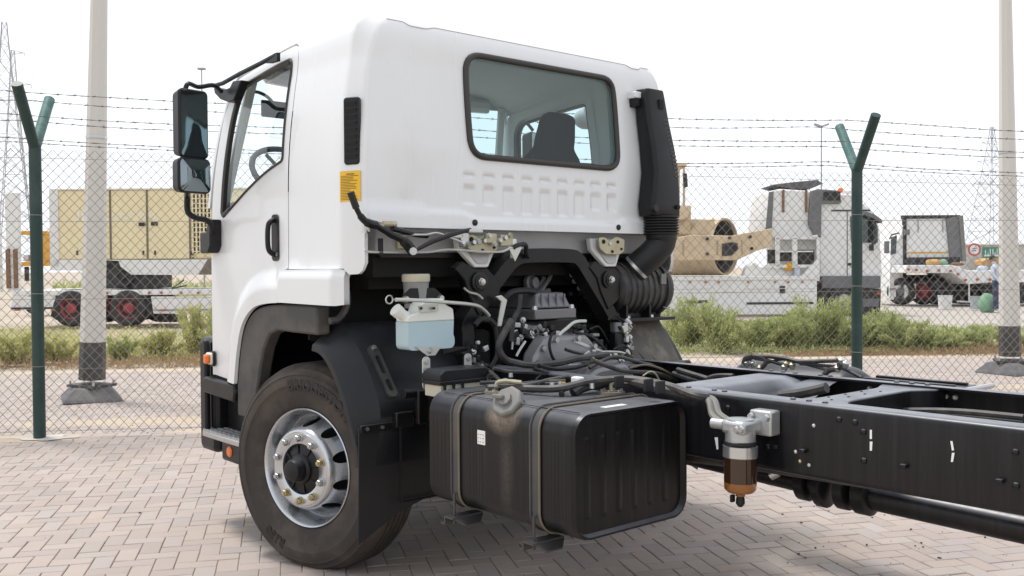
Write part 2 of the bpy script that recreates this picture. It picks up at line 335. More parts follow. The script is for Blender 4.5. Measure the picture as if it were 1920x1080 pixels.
# wind-blown sand lying on the pavers along the fence and by the verge
def sand_patch(s0, s1, n0, n1, seed, z=.003, m='sand_drift'):
    r = random.Random(seed); vs = []; k = 28
    cs, cn = (s0+s1)/2, (n0+n1)/2
    vs.append(FP(cs, cn, z+.004))
    for i in range(k):
        a = 2*math.pi*i/k; f = .7+.5*noise.noise(Vector((math.cos(a)*2+seed, math.sin(a)*2, seed)))
        vs.append(FP(cs+(s1-s0)/2*math.cos(a)*f, cn+(n1-n0)/2*math.sin(a)*f, z-.004))
    return vs, [(0, 1+i, 1+(i+1) % k) for i in range(k)]
mat('sand_drift', (.46, .38, .29), .97, var=.15, scale=12, bump=.3, bscale=200)
sd_ = MB()
for a in ((-1.2, .9, -.25, .25, 1), (-3.5, -.9, -.15, .35, 2), (.6, 3, -.1, .5, 3), (-1.6, 4, .4, 1.3, 4), (1, 2.4, .7, 1.1, 5), (-9, 24, EDGE-.5, EDGE+.4, 6), (9, 15, 1.5, 2.4, 7), (-3, -1, -.9, -.6, 8)): sd_.add(*sand_patch(*a))
stuff(tag(sd_.build('sand_drift', 'sand_drift', smooth=80), 'thin pale sand blown over the pavers along the fence', 'sand'))
# crumbs and grit
gr = MB(); r = random.Random(11)
for _ in range(110):
    a = r.random()
    if a < .45: p = GR(r.uniform(1460, 1900), r.uniform(930, 1060))
    elif a < .92: p = FP(r.uniform(-3, 3), r.gauss(-.05, .25))
    else: p = GR(r.uniform(20, 520), r.uniform(830, 1060))
    s_ = r.choice((.003, .004, .006, .008)); gr.box((p.x, p.y, s_*.4), (s_*r.uniform(1, 2.4), s_, s_*.8), Matrix.Rotation(r.uniform(0, 3), 3, 'Z'))
mat('grit', (.09, .07, .055), .9, var=.6, scale=3)
stuff(tag(gr.build('grit', 'grit', smooth=0), 'dark crumbs and grit scattered over the pavers', 'grit'))

# ================================================================== chain-link fence
mat('fence_green', (.009, .036, .031), .5, var=.25, scale=5, dirt=(.07, .10, .095), dirt_amt=.45, dscale=4)
mat('fence_arm', (.05, .14, .125), .55, var=.2, scale=9, dirt=(.26, .30, .29), dirt_amt=.5, dscale=14)
mat('fence_wire', (.23, .215, .19), .6, metal=.2, var=.25, scale=2)
mat('rust_wire', (.13, .10, .085), .7, metal=.2, var=.3, scale=3)
mat('concrete', (.55, .51, .46), .9, var=.12, scale=6, bump=.4, bscale=40)
fence = thing('chain_link_fence', 'chain-link fence with dark green posts, forked tops and barbed wire', 'fence', tuple(F0))
def rel(p): return Vector(p)-F0
S0, S1 = -3.6, 15.5
def ftop(s): return 2.60-.023*max(-1, min(12, s))
px = .088; mesh = MB(); H0 = .03
def wire(a, b, r_):
    P = []
    for i in range(9):
        p = a+(b-a)*(i/8); q = Vector((p.dot(FD)*1.7, p.z*1.7, 0)); P.append(rel(p+FD*(.010*noise.noise(q)+.003*noise.noise(q*6))+FN*(.03*noise.noise(q*.5+Vector((9, 3, 1))))+Vector((0, 0, .008*noise.noise(q+Vector((5, 5, 5)))))))
    mesh.tube(P, r_, 4, False)
k = S0
while k < S1:
    for sg in (1, -1):
        # one straight run of a diagonal over the full height, clipped at the ends of the fence
        run = ftop(k)-H0; ds = sg*run*.93
        wire(FP(k, .03+sg*.0022, H0), FP(k+ds, .03+sg*.0022, ftop(k+ds)), .0024)
    k += px
mo = mesh.build('wire_mesh', 'fence_wire', fence, smooth=60, fix=False); stuff(mo)
for z in (.06, .62, 1.25, 1.95, 2.52):
    t = MB().tube([rel(FP(s, .028, z if z < 2.4 else ftop(s)-.08)) for s in (S0, 0, 4, 8, 12, S1)], .0022, 5); t.build('tension_wire', 'fence_wire', fence)
def fence_post(s, lean=0):
    h = ftop(s)+.03; p = MB().tube([rel(FP(s, -.03, -.05)), rel(FP(s+lean*.5, -.03, h*.5)), rel(FP(s+lean, -.03, h))], .052, 20)
    po = p.build('post', 'fence_green', fence)
    for sg, L in ((-1, .52), (1, .5)):
        a = FP(s+lean, -.03, h-.03); b = a+FN*(sg*.38)+Vector((0, 0, .50)); MB().tube([rel(a), rel(b)], .047, 16).build('arm', 'fence_green' if sg < 0 else 'fence_arm', po)
    for z in (.65, 1.3, 2.0):
        MB().lathe([(.0535, 0), (.055, .002), (.055, .005), (.0535, .007)], rel(FP(s+lean*z/h, -.03, z)), (0, 0, 1), 20).build('tie_wire', 'fence_wire', po)
    f = MB(); vs, fs = sand_patch(s-.35, s+.45, -.22, .18, int(s*10)+50, .012); f.add([rel(v) for v in vs], fs); f.build('footing', 'concrete', po)
for s in (0.0, 3.75, 7.69, 11.5): fence_post(s)
r = random.Random(5)
for sg, n0, zz in ((-1, -.03, ((.06, .08), (.20, .27), (.34, .45))), (1, -.03, ((.05, .06), (.20, .27), (.36, .48)))):
    for off, dz in zz:
        b_ = MB()
        for tw in (0, 1):
            pts = []
            for i in range(200):
                s = S0+(S1-S0)*i/199; f = ((s+.2) % 3.8)/3.8; sag = -.05*math.sin(math.pi*f)+.012*noise.noise(Vector((s*.9, off*30, sg)))
                a = s*40+tw*math.pi; pts.append(rel(FP(s, n0+sg*off+.003*math.cos(a), ftop(s)+dz+.0+sag+.003*math.sin(a))))
            b_.tube(pts, .0019, 4, False)
        s = S0+r.random()*.1
        while s < S1:
            f = ((s+.2) % 3.8)/3.8; sag = -.05*math.sin(math.pi*f)+.012*noise.noise(Vector((s*.9, off*30, sg))); c = FP(s, n0+sg*off, ftop(s)+dz+sag)
            for _ in range(2):
                d = Vector((r.uniform(-1, 1), r.uniform(-1, 1), r.uniform(-1, 1))).normalized()*.018; b_.tube([rel(c-d), rel(c+d)], .0014, 3, False)
            b_.tube([rel(c-FD*.009), rel(c+FD*.009)], .0055, 5, False); s += .13+r.random()*.03
        b_.build('barbed_wire', 'rust_wire', fence, fix=False)

# ================================================================== lamp posts beyond the fence
mat('post_white', (.60, .58, .54), .6, var=.07, scale=2, dirt=(.40, .36, .31), dirt_amt=.35, dscale=2, stretch=(1, 1, .2))
mat('post_black', (.05, .048, .046), .6, var=.2, scale=4, dirt=(.2, .18, .16), dirt_amt=.4)
mat('pedestal', (.10, .10, .108), .8, var=.2, scale=5, bump=.4, bscale=30, dirt=(.33, .29, .25), dirt_amt=.6)
def lamp_post(base, label, r0=.15, zb=.68, rz=0, lean=0):
    t = thing('lamp_post', label, 'lamp post', (base.x, base.y, 0), rz, 'lamp posts behind the fence'); t.rotation_mode = 'QUATERNION'; t.rotation_quaternion = Matrix.Rotation(lean, 3, E2).to_quaternion() @ Matrix.Rotation(rz, 3, 'Z').to_quaternion()
    MB().lathe([(0, 0), (.45, 0), (.45, .03), (.31, .14), (.28, .16), (0, .16)], (0, 0, 0), (0, 0, 1), 4).xf(Matrix.Rotation(math.pi/4, 4, 'Z')).build('pedestal', 'pedestal', t, bevel=.015)
    MB().bb((-.19, -.19, .16), (.19, .19, .19)).build('base_plate', 'post_black', t)
    for sx in (-1, 1):
        for sy in (-1, 1): MB().cyl((sx*.165, sy*.165, .19), (sx*.165, sy*.165, .235), .016, n=6).build('anchor_bolt', 'steel', t)
    rr = lambda z: r0-.0125*z
    MB().lathe([(rr(.24), .24), (rr(zb), zb)], (0, 0, 0), (0, 0, 1), 8).build('painted_foot', 'post_black', t, smooth=20)
    MB().lathe([(rr(zb)-.001, zb), (rr(7.5), 7.5), (0, 7.5)], (0, 0, 0), (0, 0, 1), 8).build('shaft', 'post_white', t, smooth=20)
    MB().lathe([(rr(3.05)+.004, 3.03), (rr(3.05)+.007, 3.05), (rr(3.05)+.004, 3.07)], (0, 0, 0), (0, 0, 1), 8).build('band', 'steel', t)
    MB().tube(spl([(0, 0, 7.45), (.1, .3, 7.9), (.1, 1.1, 8.1)]), .04, 10).build('bracket', 'post_white', t)
    MB().box((.1, 1.4, 8.1), (.22, .6, .11)).build('luminaire', 'pedestal', t, bevel=.03)
lamp_post(GR(172, 750), 'white tapered lamp post with black foot on left of the truck cab', rz=.55, lean=.034)
lamp_post(GR(1894, 700), 'white tapered lamp post with black foot near right edge behind the fence', .145, .66, .55, -.016)
mat('seam_sealant', (.36, .33, .30), .7)
mat('bg_floor', (.28, .28, .28), .9)
SC.cycles.diffuse_bounces = 8; SC.cycles.max_bounces = 16; SC.cycles.transparent_max_bounces = 24
# ================================================================== the white cab-chassis truck: cab
truck = thing('truck_chassis', 'white cab truck chassis with bare black frame parked on the pavers', 'truck')
XC = .455                                   # where the straight flank ends and the rear corner starts
def wz(z):
    w_ = 1.2
    if z > 1.9: w_ -= .06*((min(z, 2.5)-1.9)/.6)**2
    if z > 2.5: w_ -= .02*(z-2.5)/.2
    if z > 2.58: w_ -= .085*(1-math.sqrt(max(0, 1-min(1, (z-2.58)/.13)**2)))
    return w_
def xr(z):
    x = .57
    if z > 2.1: x -= .035*((min(z, 2.5)-2.1)/.4)
    if z > 2.56: x -= .085*(1-math.sqrt(max(0, 1-min(1, (z-2.56)/.155)**2)))
    return x
def YR(y): return y-.13*smooth01(.5, 1.15, y) if y > 0 else y      # far flank sits a little closer in
def RY(z): return .05+.05*smooth01(2.45, 2.7, z)
def drop(x, z): return .072*smooth01(.1, 1.0, -x)*smooth01(2.3, 2.72, z)
ARCH = [(.50, 1.33), (.0, 1.33), (-.28, 1.318), (-.43, 1.28), (-.54, 1.19), (-.60, 1.05), (-.64, .87)]
ARCHS = [(p.x, p.z) for p in spl([(x, 0, z) for x, z in ARCH], 8)]
def arch_d(x, z):
    best = 9
    for (ax_, az), (bx_, bz) in zip(ARCHS, ARCHS[1:]):
        dx, dz_ = bx_-ax_, bz-az; L2 = dx*dx+dz_*dz_
        t = 0 if L2 == 0 else max(0, min(1, ((x-ax_)*dx+(z-az)*dz_)/L2)); best = min(best, math.hypot(x-ax_-t*dx, z-az-t*dz_))
    return best
# wrap parameter U: left flank U = x-XC (<0), corner 0..C_, rear C_..C_+2.1, corner, right flank
C_ = .13; UR = C_+1.05
def wrap(U, z, off=0.0, disp=None):
    m = 1
    if U > UR: U = 2*UR-U; m = -1
    w_ = wz(z)-off; X = xr(z)-off; ry = RY(z)
    if U <= 0:
        x = U+XC; y = -w_
        if m < 0: x -= .08*smooth01(.25, .9, -x)
        # shallow pressed panel on the flank behind the door
        if disp is None and x > .12 and z > 1.56: y += .006*smooth01(.16, .20, x)*smooth01(1.6, 1.66, z)*(1-smooth01(2.5, 2.58, z))
        # flare round the wheel arch
        if z < 1.62: 
            d = arch_d(x, z); y -= .042*(1-smooth01(.075, .19, d))*(1 if off == 0 else 0)
    elif U < C_:
        a = U/C_*math.pi/2; k = U/C_; ks = .88; y = -(w_-ry)-ry*((1-ks)*math.cos(a)+ks*(1-k)); x = XC+(X-XC)*((1-ks)*math.sin(a)+ks*k)
        if disp is None: y += .006*smooth01(1.6, 1.66, z)*(1-smooth01(2.5, 2.58, z))*(1-U/C_)
    else:
        t = (U-UR)/1.05; y = t*(w_-ry); x = X
        if disp: x += disp(y*m if m > 0 else -y, z)
    return Vector((x, YR(y*m), z-drop(x, z)))
def rear_disp(y, z):
    """pressed beads and ridge in the rear wall"""
    d = -.006*smooth01(1.02, .90, abs(y))*0
    ya = abs(y)
    # long horizontal ridge with a dropped middle
    zl = 1.775 if ya > .60 else (1.745 if ya < .50 else 1.775-.03*(.60-ya)/.10)
    d += .016*smooth01(zl+.022, zl-.012, z)
    # row of nine upright pressed pockets
    for k in range(9):
        cy = -.54+.128*k; cz0, cz1 = 1.825, 1.905
        if k in (2, 3, 4, 5, 6): cz0 = 1.785
        f = smooth01(.045, .024, abs(y-cy))
        d -= .010*f*smooth01(cz0-.016, cz0+.008, z)*(1-smooth01(cz1-.008, cz1+.016, z))
        d -= .012*f*smooth01(1.948, 1.957, z)*(1-smooth01(1.962, 1.985, z))
    # raised broad field under the window / shallow flutes left and right
    d += .006*(1-smooth01(.035, .06, abs(ya-.93)))*smooth01(1.8, 1.9, z)*(1-smooth01(2.45, 2.6, z))
    return d
def inside(p, poly):
    x, y = p; c = False; j = len(poly)-1
    for i in range(len(poly)):
        a, b = poly[i], poly[j]
        if (a[1] > y) != (b[1] > y) and x < (b[0]-a[0])*(y-a[1])/(b[1]-a[1])+a[0]: c = not c
        j = i
    return c
def resample(poly, h):
    out = []
    for i, a in enumerate(poly):
        b = poly[(i+1) % len(poly)]; L = math.hypot(b[0]-a[0], b[1]-a[1]); k = max(1, int(L/h))
        out += [(a[0]+(b[0]-a[0])*t/k, a[1]+(b[1]-a[1])*t/k) for t in range(k)]
    return out
def patch(outer, holes, f, h=.04, extra=(), skirt=.025, name='panel', m='white_paint', parent=None, flip=False):
    loops = [resample(outer, h)]+[resample(q, h*.6) for q in holes]; V = []; Eg = []
    for L in loops:
        o = len(V); V += L; Eg += [(o+i, o+(i+1) % len(L)) for i in range(len(L))]
    nb = len(V); us = [p[0] for p in loops[0]]; zs = [p[1] for p in loops[0]]
    segs = [(V[a], V[b]) for a, b in Eg]
    bins = {}
    for p in V: bins.setdefault((int(p[0]//.1), int(p[1]//.1)), []).append(p)
    def far(p, d):
        i, j = int(p[0]//.1), int(p[1]//.1)
        for a in (i-1, i, i+1):
            for b in (j-1, j, j+1):
                for q in bins.get((a, b), ()):
                    if (q[0]-p[0])**2+(q[1]-p[1])**2 < d*d: return False
        return True
    def ok(p): return inside(p, loops[0]) and not any(inside(p, q) for q in loops[1:])
    def fill(u0, u1, z0, z1, hu, hz):
        nu = int((u1-u0)/hu); nz = int((z1-z0)/hz)
        for i in range(nu+1):
            for j in range(nz+1):
                p = (u0+i*hu+1e-4*math.sin(i*7.1+j), z0+j*hz+1e-4*math.cos(j*5.3+i))
                if ok(p) and far(p, h*.45): V.append(p)
    ex = list(extra)
    for (u0, u1, z0, z1, hh) in ex:
        for i in range(int((u1-u0)/hh)+1):
            for j in range(int((z1-z0)/hh)+1):
                p = (u0+i*hh, z0+j*hh)
                if ok(p) and far(p, hh*.6): V.append(p)
    nu = int((max(us)-min(us))/h); nz = int((max(zs)-min(zs))/h)
    for i in range(1, nu+1):
        for j in range(1, nz+1):
            p = (min(us)+i*h, min(zs)+j*h)
            if any(a-.01 < p[0] < b+.01 and c-.01 < p[1] < d+.01 for a, b, c, d, _ in ex): continue
            if ok(p) and far(p, h*.45): V.append(p)
    vo, _, fo, *_ = delaunay_2d_cdt([Vector(p) for p in V], Eg, [], 0, 1e-6)
    F = [tuple(t) for t in fo if ok(tuple(sum((vo[i] for i in t), Vector((0, 0)))/3))]
    P3 = [f(p.x, p.y) for p in vo]; e = 2e-3; NR = []
    for p in vo:
        a = f(p.x+e, p.y)-f(p.x-e, p.y); b = f(p.x, p.y+e)-f(p.x, p.y-e); nn = a.cross(b)
        NR.append(nn.normalized() if nn.length > 1e-12 else Vector((0, 0, 1)))
    if flip: NR = [-q for q in NR]; 
    # orient the faces along the analytic normals
    F2 = []
    for t in F:
        fn = (P3[t[1]]-P3[t[0]]).cross(P3[t[2]]-P3[t[0]]); F2.append(t if fn.dot(NR[t[0]]) > 0 else t[::-1])
    n0 = len(P3); edge = {}
    for t in F2:
        for a, b in zip(t, t[1:]+t[:1]): edge[(a, b)] = 1
    bd = [(a, b) for a, b in edge if (b, a) not in edge]
    if skirt:
        idx = {}
        for a, b in bd:
            for i in (a, b):
                if i not in idx:
                    idx[i] = len(P3); P3.append(P3[i].copy()); P3.append(P3[i]-NR[i]*skirt); NR += [Vector((0, 0, 0))]*2
            F2.append((idx[b], idx[a], idx[a]+1, idx[b]+1))
    me = bpy.data.meshes.new(name); me.from_pydata(P3, [], F2); me.materials.append(M[m])
    for p in me.polygons: p.use_smooth = True
    me.normals_split_custom_set_from_vertices([tuple(q) for q in NR])
    o = bpy.data.objects.new(name, me); COL.objects.link(o); o.parent = parent; return o
def xp(pts): return [(x-XC, z) for x, z in pts]               # flank outline in wrap space
def yp(pts): return [(UR+1.05*y/(wz(z)-RY(z)), z) for y, z in pts]   # rear outline in wrap space
def roundpoly(pts, rad, k=5):
    out = []; n = len(pts)
    for i in range(n):
        a, b, c = Vector(pts[i-1]), Vector(pts[i]), Vector(pts[(i+1) % n]); r_ = rad[i] if isinstance(rad, (list, tuple)) else rad
        if r_ <= 0: out.append(tuple(b)); continue
        d1 = (a-b).normalized(); d2 = (c-b).normalized(); p1 = b+d1*r_; p2 = b+d2*r_
        for j in range(k+1):
            t = j/k; out.append(tuple((1-t)**2*p1+2*t*(1-t)*b+t*t*p2))
    return out
def shrink(poly, d):
    n = len(poly); out = []
    area = sum(poly[i][0]*poly[(i+1) % n][1]-poly[(i+1) % n][0]*poly[i][1] for i in range(n)); sg = 1 if area > 0 else -1
    for i in range(n):
        a, b, c = Vector(poly[i-1]), Vector(poly[i]), Vector(poly[(i+1) % n]); e1 = (b-a).normalized(); e2 = (c-b).normalized()
        n1 = Vector((-e1.y, e1.x))*sg; n2 = Vector((-e2.y, e2.x))*sg; q = (n1+n2)
        q = q.normalized() if q.length > 1e-6 else n1; k = max(.5, q.dot(n1)); out.append(tuple(b+q*d/k))
    return out
mirU = lambda poly: [(2*UR-u, z) for u, z in poly][::-1]
# ---- outlines
DOOR = [(-.122, 1.335), (-.075, 1.50), (-.068, 1.56), (-.062, 2.30), (-.070, 2.57)]
DOOR = roundpoly([(-.115, 1.335), (-.105, 1.497), (-.072, 1.505), (-.060, 2.30), (-.072, 2.655), (-.82, 2.64), (-.90, 2.40), (-1.00, 1.86), (-1.02, 1.55), (-1.02, .88)], [0, 0, .02, 0, .075, .06, 0, 0, 0, .03])
DOOR += [p for p in ARCHS[::-1] if p[0] < -.125]
WIN = roundpoly([(-.125, 2.055), (-.13, 2.585), (-.72, 2.575), (-.775, 2.48), (-.875, 1.815), (-.84, 1.80), (-.50, 1.945), (-.30, 2.015)], [.025, .045, .05, .05, .02, .01, .1, .1])
FRONT = [(-.93, 2.40), (-.83, 2.665)]
REARWIN = roundpoly([(-.535, 2.060), (.535, 2.060), (.535, 2.575), (-.535, 2.575)], [.10, .10, .10, .10], 7)
z_top = 2.70
# body shell: both flanks behind the doors, the pillars and the rear wall in one skin
uA = -1.46; uB = 2*UR+1.46
low = [(.005, 1.503), (C_*.3, 1.475), (C_*.72, 1.478), (C_*.90, 1.495), (C_*1.0, 1.53), (C_*1.0, 1.66), (C_*1.04, 1.68), (C_*1.12, 1.695)]
bot = [(-.105-XC+.0, 1.503)]+low
bot_m = [(2*UR-u, z) for u, z in bot][::-1]
door_h = xp(DOOR)
left_edge = [(-.055-XC, 1.503)]
shell_outer = ([(-.066-XC, 1.503)]+low+[(2*UR-u, z) for u, z in low][::-1]+[(2*UR+.066+XC, 1.503), (2*UR+.054+XC, 2.30), (2*UR+.066+XC, 2.575), (2*UR+.10+XC, 2.645), (2*UR+.14+XC, 2.665), (2*UR+.84+XC, 2.66), (2*UR+1.03+XC, 1.86), (2*UR+1.06+XC, 1.86), (2*UR+.86+XC, z_top)]
               + [(-.86-XC, z_top), (-1.06-XC, 1.86), (-1.03-XC, 1.86), (-.84-XC, 2.66), (-.14-XC, 2.665), (-.10-XC, 2.645), (-.066-XC, 2.575), (-.054-XC, 2.30)])
win_r = yp(REARWIN)
full = lambda u, z: wrap(u, z, 0, rear_disp)
cab = patch(shell_outer, [win_r], full, .045, extra=[(UR-.72, UR+.72, 1.70, 2.04, .0135)], skirt=.02, name='cab_shell', m='cab_paint', parent=truck)
# doors
def door(side):
    f = wrap if side < 0 else (lambda u, z: wrap(2*UR-u, z))
    d_out = shrink(xp(DOOR), .004); d = patch(d_out, [xp(WIN)], f, .04, extra=[(-.90-XC, -.08-XC, .90, 1.60, .016)] if side < 0 else (), skirt=.02, name='door', parent=truck, flip=side > 0)
    g_ = patch(shrink(xp(WIN), -.008), [], (lambda u, z: wrap(u, z, .018, 0)) if side < 0 else (lambda u, z: wrap(2*UR-u, z, .018, 0)), .06, skirt=0, name='door_glass', m='glass_clear', parent=d, flip=side > 0)
    pts = [f(u, z) for u, z in resample(xp(WIN), .03)]
    s = MB(); n = len(pts)
    # seal: thick along the top and the front post, thin along the rear and the sill
    fr = []
    for i, p in enumerate(pts):
        x, z = p.x, p.z; thick = .020 if (z > 2.42 or x < -.76+.0) and x < -.15 else .008
        fr.append(thick)
    pin = [Vector((0, 0, 0))]*n; ring = []
    P2 = resample(xp(WIN), .03); out2 = shrink(P2, -.006); in2 = [None]*n; c2 = P2
    for i in range(n):
        q = shrink([P2[i-1], P2[i], P2[(i+1) % n]], 0)
    big = shrink(P2, .024); sm = shrink(P2, .010)
    for i in range(n):
        t = min(1, fr[i]/.020); t = (t-.4)/.6 if t > .4 else 0
        b_ = (sm[i][0]+(big[i][0]-sm[i][0])*t, sm[i][1]+(big[i][1]-sm[i][1])*t); mid = ((out2[i][0]+b_[0])/2, (out2[i][1]+b_[1])/2)
        nrm = Vector((0, side, 0))
        ring += [f(*out2[i])+nrm*.002, f(*mid)+nrm*.010, f(*b_)+nrm*.002, f(*b_)-nrm*.02]
    fs = [(i*4+k, i*4+k+1, ((i+1) % n)*4+k+1, ((i+1) % n)*4+k) for i in range(n) for k in range(3)]
    s.add(ring, fs).build('window_seal', 'seal_rubber', d, smooth=60)
    # handle: dark recessed plate with a pull bar
    y = side*1.2-(.13 if side > 0 else 0)
    hp = MB().prism(rrect(-.245, 1.545, -.165, 1.785, .025), 'y', y-.004, y+side*.006); hh = hp.build('handle_plate', 'black_plastic', d, bevel=.004)
    MB().tube(spl([(-.215, y+side*.004, 1.76), (-.215, y+side*.035, 1.735), (-.215, y+side*.042, 1.66), (-.215, y+side*.035, 1.60), (-.215, y+side*.004, 1.575)]), .013, 8).build('pull_bar', 'black_plastic', hh)
    MB().cyl((-.185, y+side*.004, 1.58), (-.185, y+side*.010, 1.58), .010, n=12).build('lock', 'steel', hh)
    return d
dl = door(-1); dr = door(1)
# white fender behind the door, above the wheel
def fender(side):
    f0 = wrap if side < 0 else (lambda u, z: wrap(2*UR-u, z))
    def f(u, z):
        x = u+XC; k = smooth01(.40, .47, x); y = -(1.247-.0*k-.012*smooth01(1.46, 1.5, z))+.05*k*k
        return Vector((x, -y*side-.13 if side > 0 else y, z))
    o = patch(xp([(-.108, 1.335), (.44, 1.330), (.465, 1.335), (.465, 1.495), (.44, 1.503), (-.098, 1.498)]), [], f, .03, skirt=.05, name='fender', parent=truck, flip=side > 0)
    # dark grey moulded arch liner: narrow curved band down the front, wider block behind
    b = MB(); y0, y1 = side*1.16, side*1.225
    # visible moulded face inside the arch
    arch_out = [(x, z-.004) for x, z in ARCHS if x < .26]
    arch_in = [(.255, 1.185), (.0, 1.186), (-.16, 1.19), (-.25, 1.165), (-.315, 1.09), (-.36, .98), (-.41, .82), (-.47, .70)]
    poly = [(.255, 1.326)]+arch_out+[(-.64, .70)]+arch_in[::-1]
    MB().bb((-.55, side*.62, 1.20), (.24, side*1.02, 1.215)).build('wheel_well', 'dark_under', truck); b.prism([(x, z) for x, z in poly], 'y', side*1.15-(.13 if side > 0 else 0), y1-(.13 if side > 0 else 0)); b.build('arch_liner', 'grey_plastic', truck, bevel=.012)
    return o
fender(-1); fender(1)
# inner skin (trim) of the cab
inner = patch([(u, z) for u, z in shell_outer], [shrink(win_r, -.01)], lambda u, z: wrap(u, z, .03, 0), .09, skirt=0, name='cab_lining', m='trim_grey', parent=truck)
def door_lin(side):
    f = (lambda u, z: wrap(u, z, .035, 0)) if side < 0 else (lambda u, z: wrap(2*UR-u, z, .035, 0))
    dd = [p for p in shrink(xp(DOOR), -.01)]
    patch([p for p in dd if p[1] > 1.34], [shrink(xp(WIN), -.012)], f, .09, skirt=0, name='door_lining', m='trim_grey', parent=truck, flip=side > 0)
door_lin(-1); door_lin(1)
def ws_(t, h): return Vector((-1.05-.16*(1-t*t)+.20*h-.07*max(0, t), YR(t*(1.13-.10*h)), 1.86+.76*h))
# roof: a lid whose lip overlaps the shoulder of the shell, with pressed ribs running fore and aft
ZB = 2.70
def roof_pt(a, t, off=0, rib=True):
    w_ = wz(ZB)-.003; xe = xr(ZB)-.003; ry = .10
    ya = abs(t)*w_; xb = xe if ya < w_-ry else max(XC-.1, xe-.02-(ya-w_+ry)/ry*max(0, xe-.02-XC+.02))
    x = xb+(-.95-xb)*a**1.6; y = t*w_
    d = min(xb-x, (w_-ya)*1.15) if x > xe-.25 else (w_-ya)*1.15
    d = max(0, d); dd = min(d, 5)
    z = ZB+.012*0+.105*(1-math.exp(-d/.105))+.030*(1-t*t)*(1-math.exp(-d/.2))-drop(min(x, .3), ZB)*1.1
    if rib: z += .011*math.cos(y*2*math.pi/.172)*smooth01(.03, .09, d)*smooth01(1.0, .9, abs(t))
    return Vector((x, YR(y), z-off))
def grid_mesh(f, us, vs, name, m, parent, smooth=180):
    b = MB(); n = len(vs); b.add([f(u, v) for u in us for v in vs], [(i*n+j, (i+1)*n+j, (i+1)*n+j+1, i*n+j+1) for i in range(len(us)-1) for j in range(n-1)])
    return b.build(name, m, parent, smooth=smooth)
ts = [math.sin(math.pi/2*(-1+2*j/120)) for j in range(121)]
grid_mesh(lambda a, t: roof_pt(a, t), [i/70 for i in range(71)], ts, 'roof', 'cab_paint', truck)
grid_mesh(lambda a, t: roof_pt(.06+.94*a, t*.97, .035, False), [i/14 for i in range(15)], [-1+2*j/20 for j in range(21)], 'headliner', 'trim_grey', truck)
# overlapping roof seam across the rear wall
sm = MB().tube([wrap(UR+1.05*t, 2.682-.016*smooth01(.70, .76, abs(t))*(1-smooth01(.84, .9, abs(t))))+Vector((.0015, 0, 0)) for t in [-.985+1.97*i/120 for i in range(121)]], .0022, 6); sm.build('roof_seam', 'seam_sealant', truck)
grid_mesh(lambda a, t: roof_pt(1, t)*(1-a)+ws_(t, 1.0)*a, [0, .5, 1], [-1+j/10 for j in range(21)], 'roof_front', 'cab_paint', truck)
# rear window: glass and thick rubber seal
rg = patch(shrink(win_r, -.006), [], lambda u, z: wrap(u, z, .012, 0), .1, skirt=0, name='rear_window', m='glass_tint', parent=truck)
sp = resample(win_r, .03); pth = [wrap(u, z)+Vector((.004, 0, 0)) for u, z in sp]; pth.append(pth[0]); pth.append(pth[1])
MB().tube(pth, .0165, 10, False).build('window_seal', 'seal_rubber', rg, smooth=80)
# windscreen, front panel, dashboard side of the cab
def ws(t, h):      # t -1..1 across, h 0..1 up
    y = YR(t*(1.13-.10*h)); x = -1.05-.16*(1-t*t)+.20*h-.07*max(0, t); return Vector((x, y, 1.86+.76*h))
grid_mesh(ws, [-1+2*i/16 for i in range(17)], [j/6 for j in range(7)], 'windscreen', 'glass_clear', truck)
def fp(t, h):
    y = YR(t*1.19); x = -1.03-.17*(1-abs(t)**3)-.07*max(0, t); return Vector((x, y, .86+1.0*h))
grid_mesh(fp, [-1+2*i/16 for i in range(17)], [j/6 for j in range(7)], 'front_panel', 'white_paint', truck)
for sg in (-1, 1): MB().tube([ws(sg*.99, -.02)+Vector((.03, 0, 0)), ws(sg*.985, 1.02)+Vector((.03, 0, 0))], .028, 8).build('front_pillar', 'trim_grey', truck)
MB().tube([ws(t/8, 1.03) for t in range(-7, 8)], .05, 8).build('windscreen_header', 'white_paint', truck)
MB().bb((-1.12, -1.12, 1.55), (-.72, 1.0, 1.90)).build('dashboard', 'interior_dark', truck, bevel=.05)
MB().bb((-1.0, -1.14, 1.50), (.27, 1.0, 1.56)).build('cab_floor', 'bg_floor', truck)
# front bumper, steps and the corner panel with the turn signal
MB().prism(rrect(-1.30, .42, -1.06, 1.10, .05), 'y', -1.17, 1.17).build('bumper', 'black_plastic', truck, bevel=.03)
sg_ = MB().prism(rrect(-1.045, .955, -.965, 1.025, .018), 'y', -1.235, -1.21); sgo = sg_.build('turn_signal', 'lens_clear', truck, bevel=.01)
MB().prism(rrect(-1.015, .962, -.965, 1.017, .014), 'y', -1.262, -1.236).build('amber_lens', 'amber', sgo, bevel=.01)
MB().prism(rrect(-1.0, .945, -.955, 1.035, .02), 'y', -1.222, -1.208).build('bezel', 'black_plastic', sgo)
MB().prism([(-1.07, .79), (-.66, .77), (-.64, .83), (-.66, .865), (-1.05, .885), (-1.08, .86)], 'y', -1.24, -1.02).build('upper_step', 'black_plastic', truck, bevel=.012)
tr = MB()
for i in range(12): tr.box((-1.0+.028*i, -1.13, .888-.0015*i), (.012, .16, .012))
tr.build('step_tread', 'dark_under', truck, smooth=0)
MB().bb((-1.12, -1.18, .56), (-1.07, -.95, 1.09)).build('step_bracket', 'black_plastic', truck, bevel=.02)
MB().prism([(-1.13, .55), (-1.07, .55), (-1.07, 1.08), (-1.095, 1.10), (-1.13, 1.07)], 'y', -1.225, -1.19).build('bumper_end', 'black_plastic', truck, bevel=.012)
MB().bb((-1.06, -1.10, .50), (-.60, -.9, .88)).build('step_well', 'black_plastic', truck, bevel=.02)
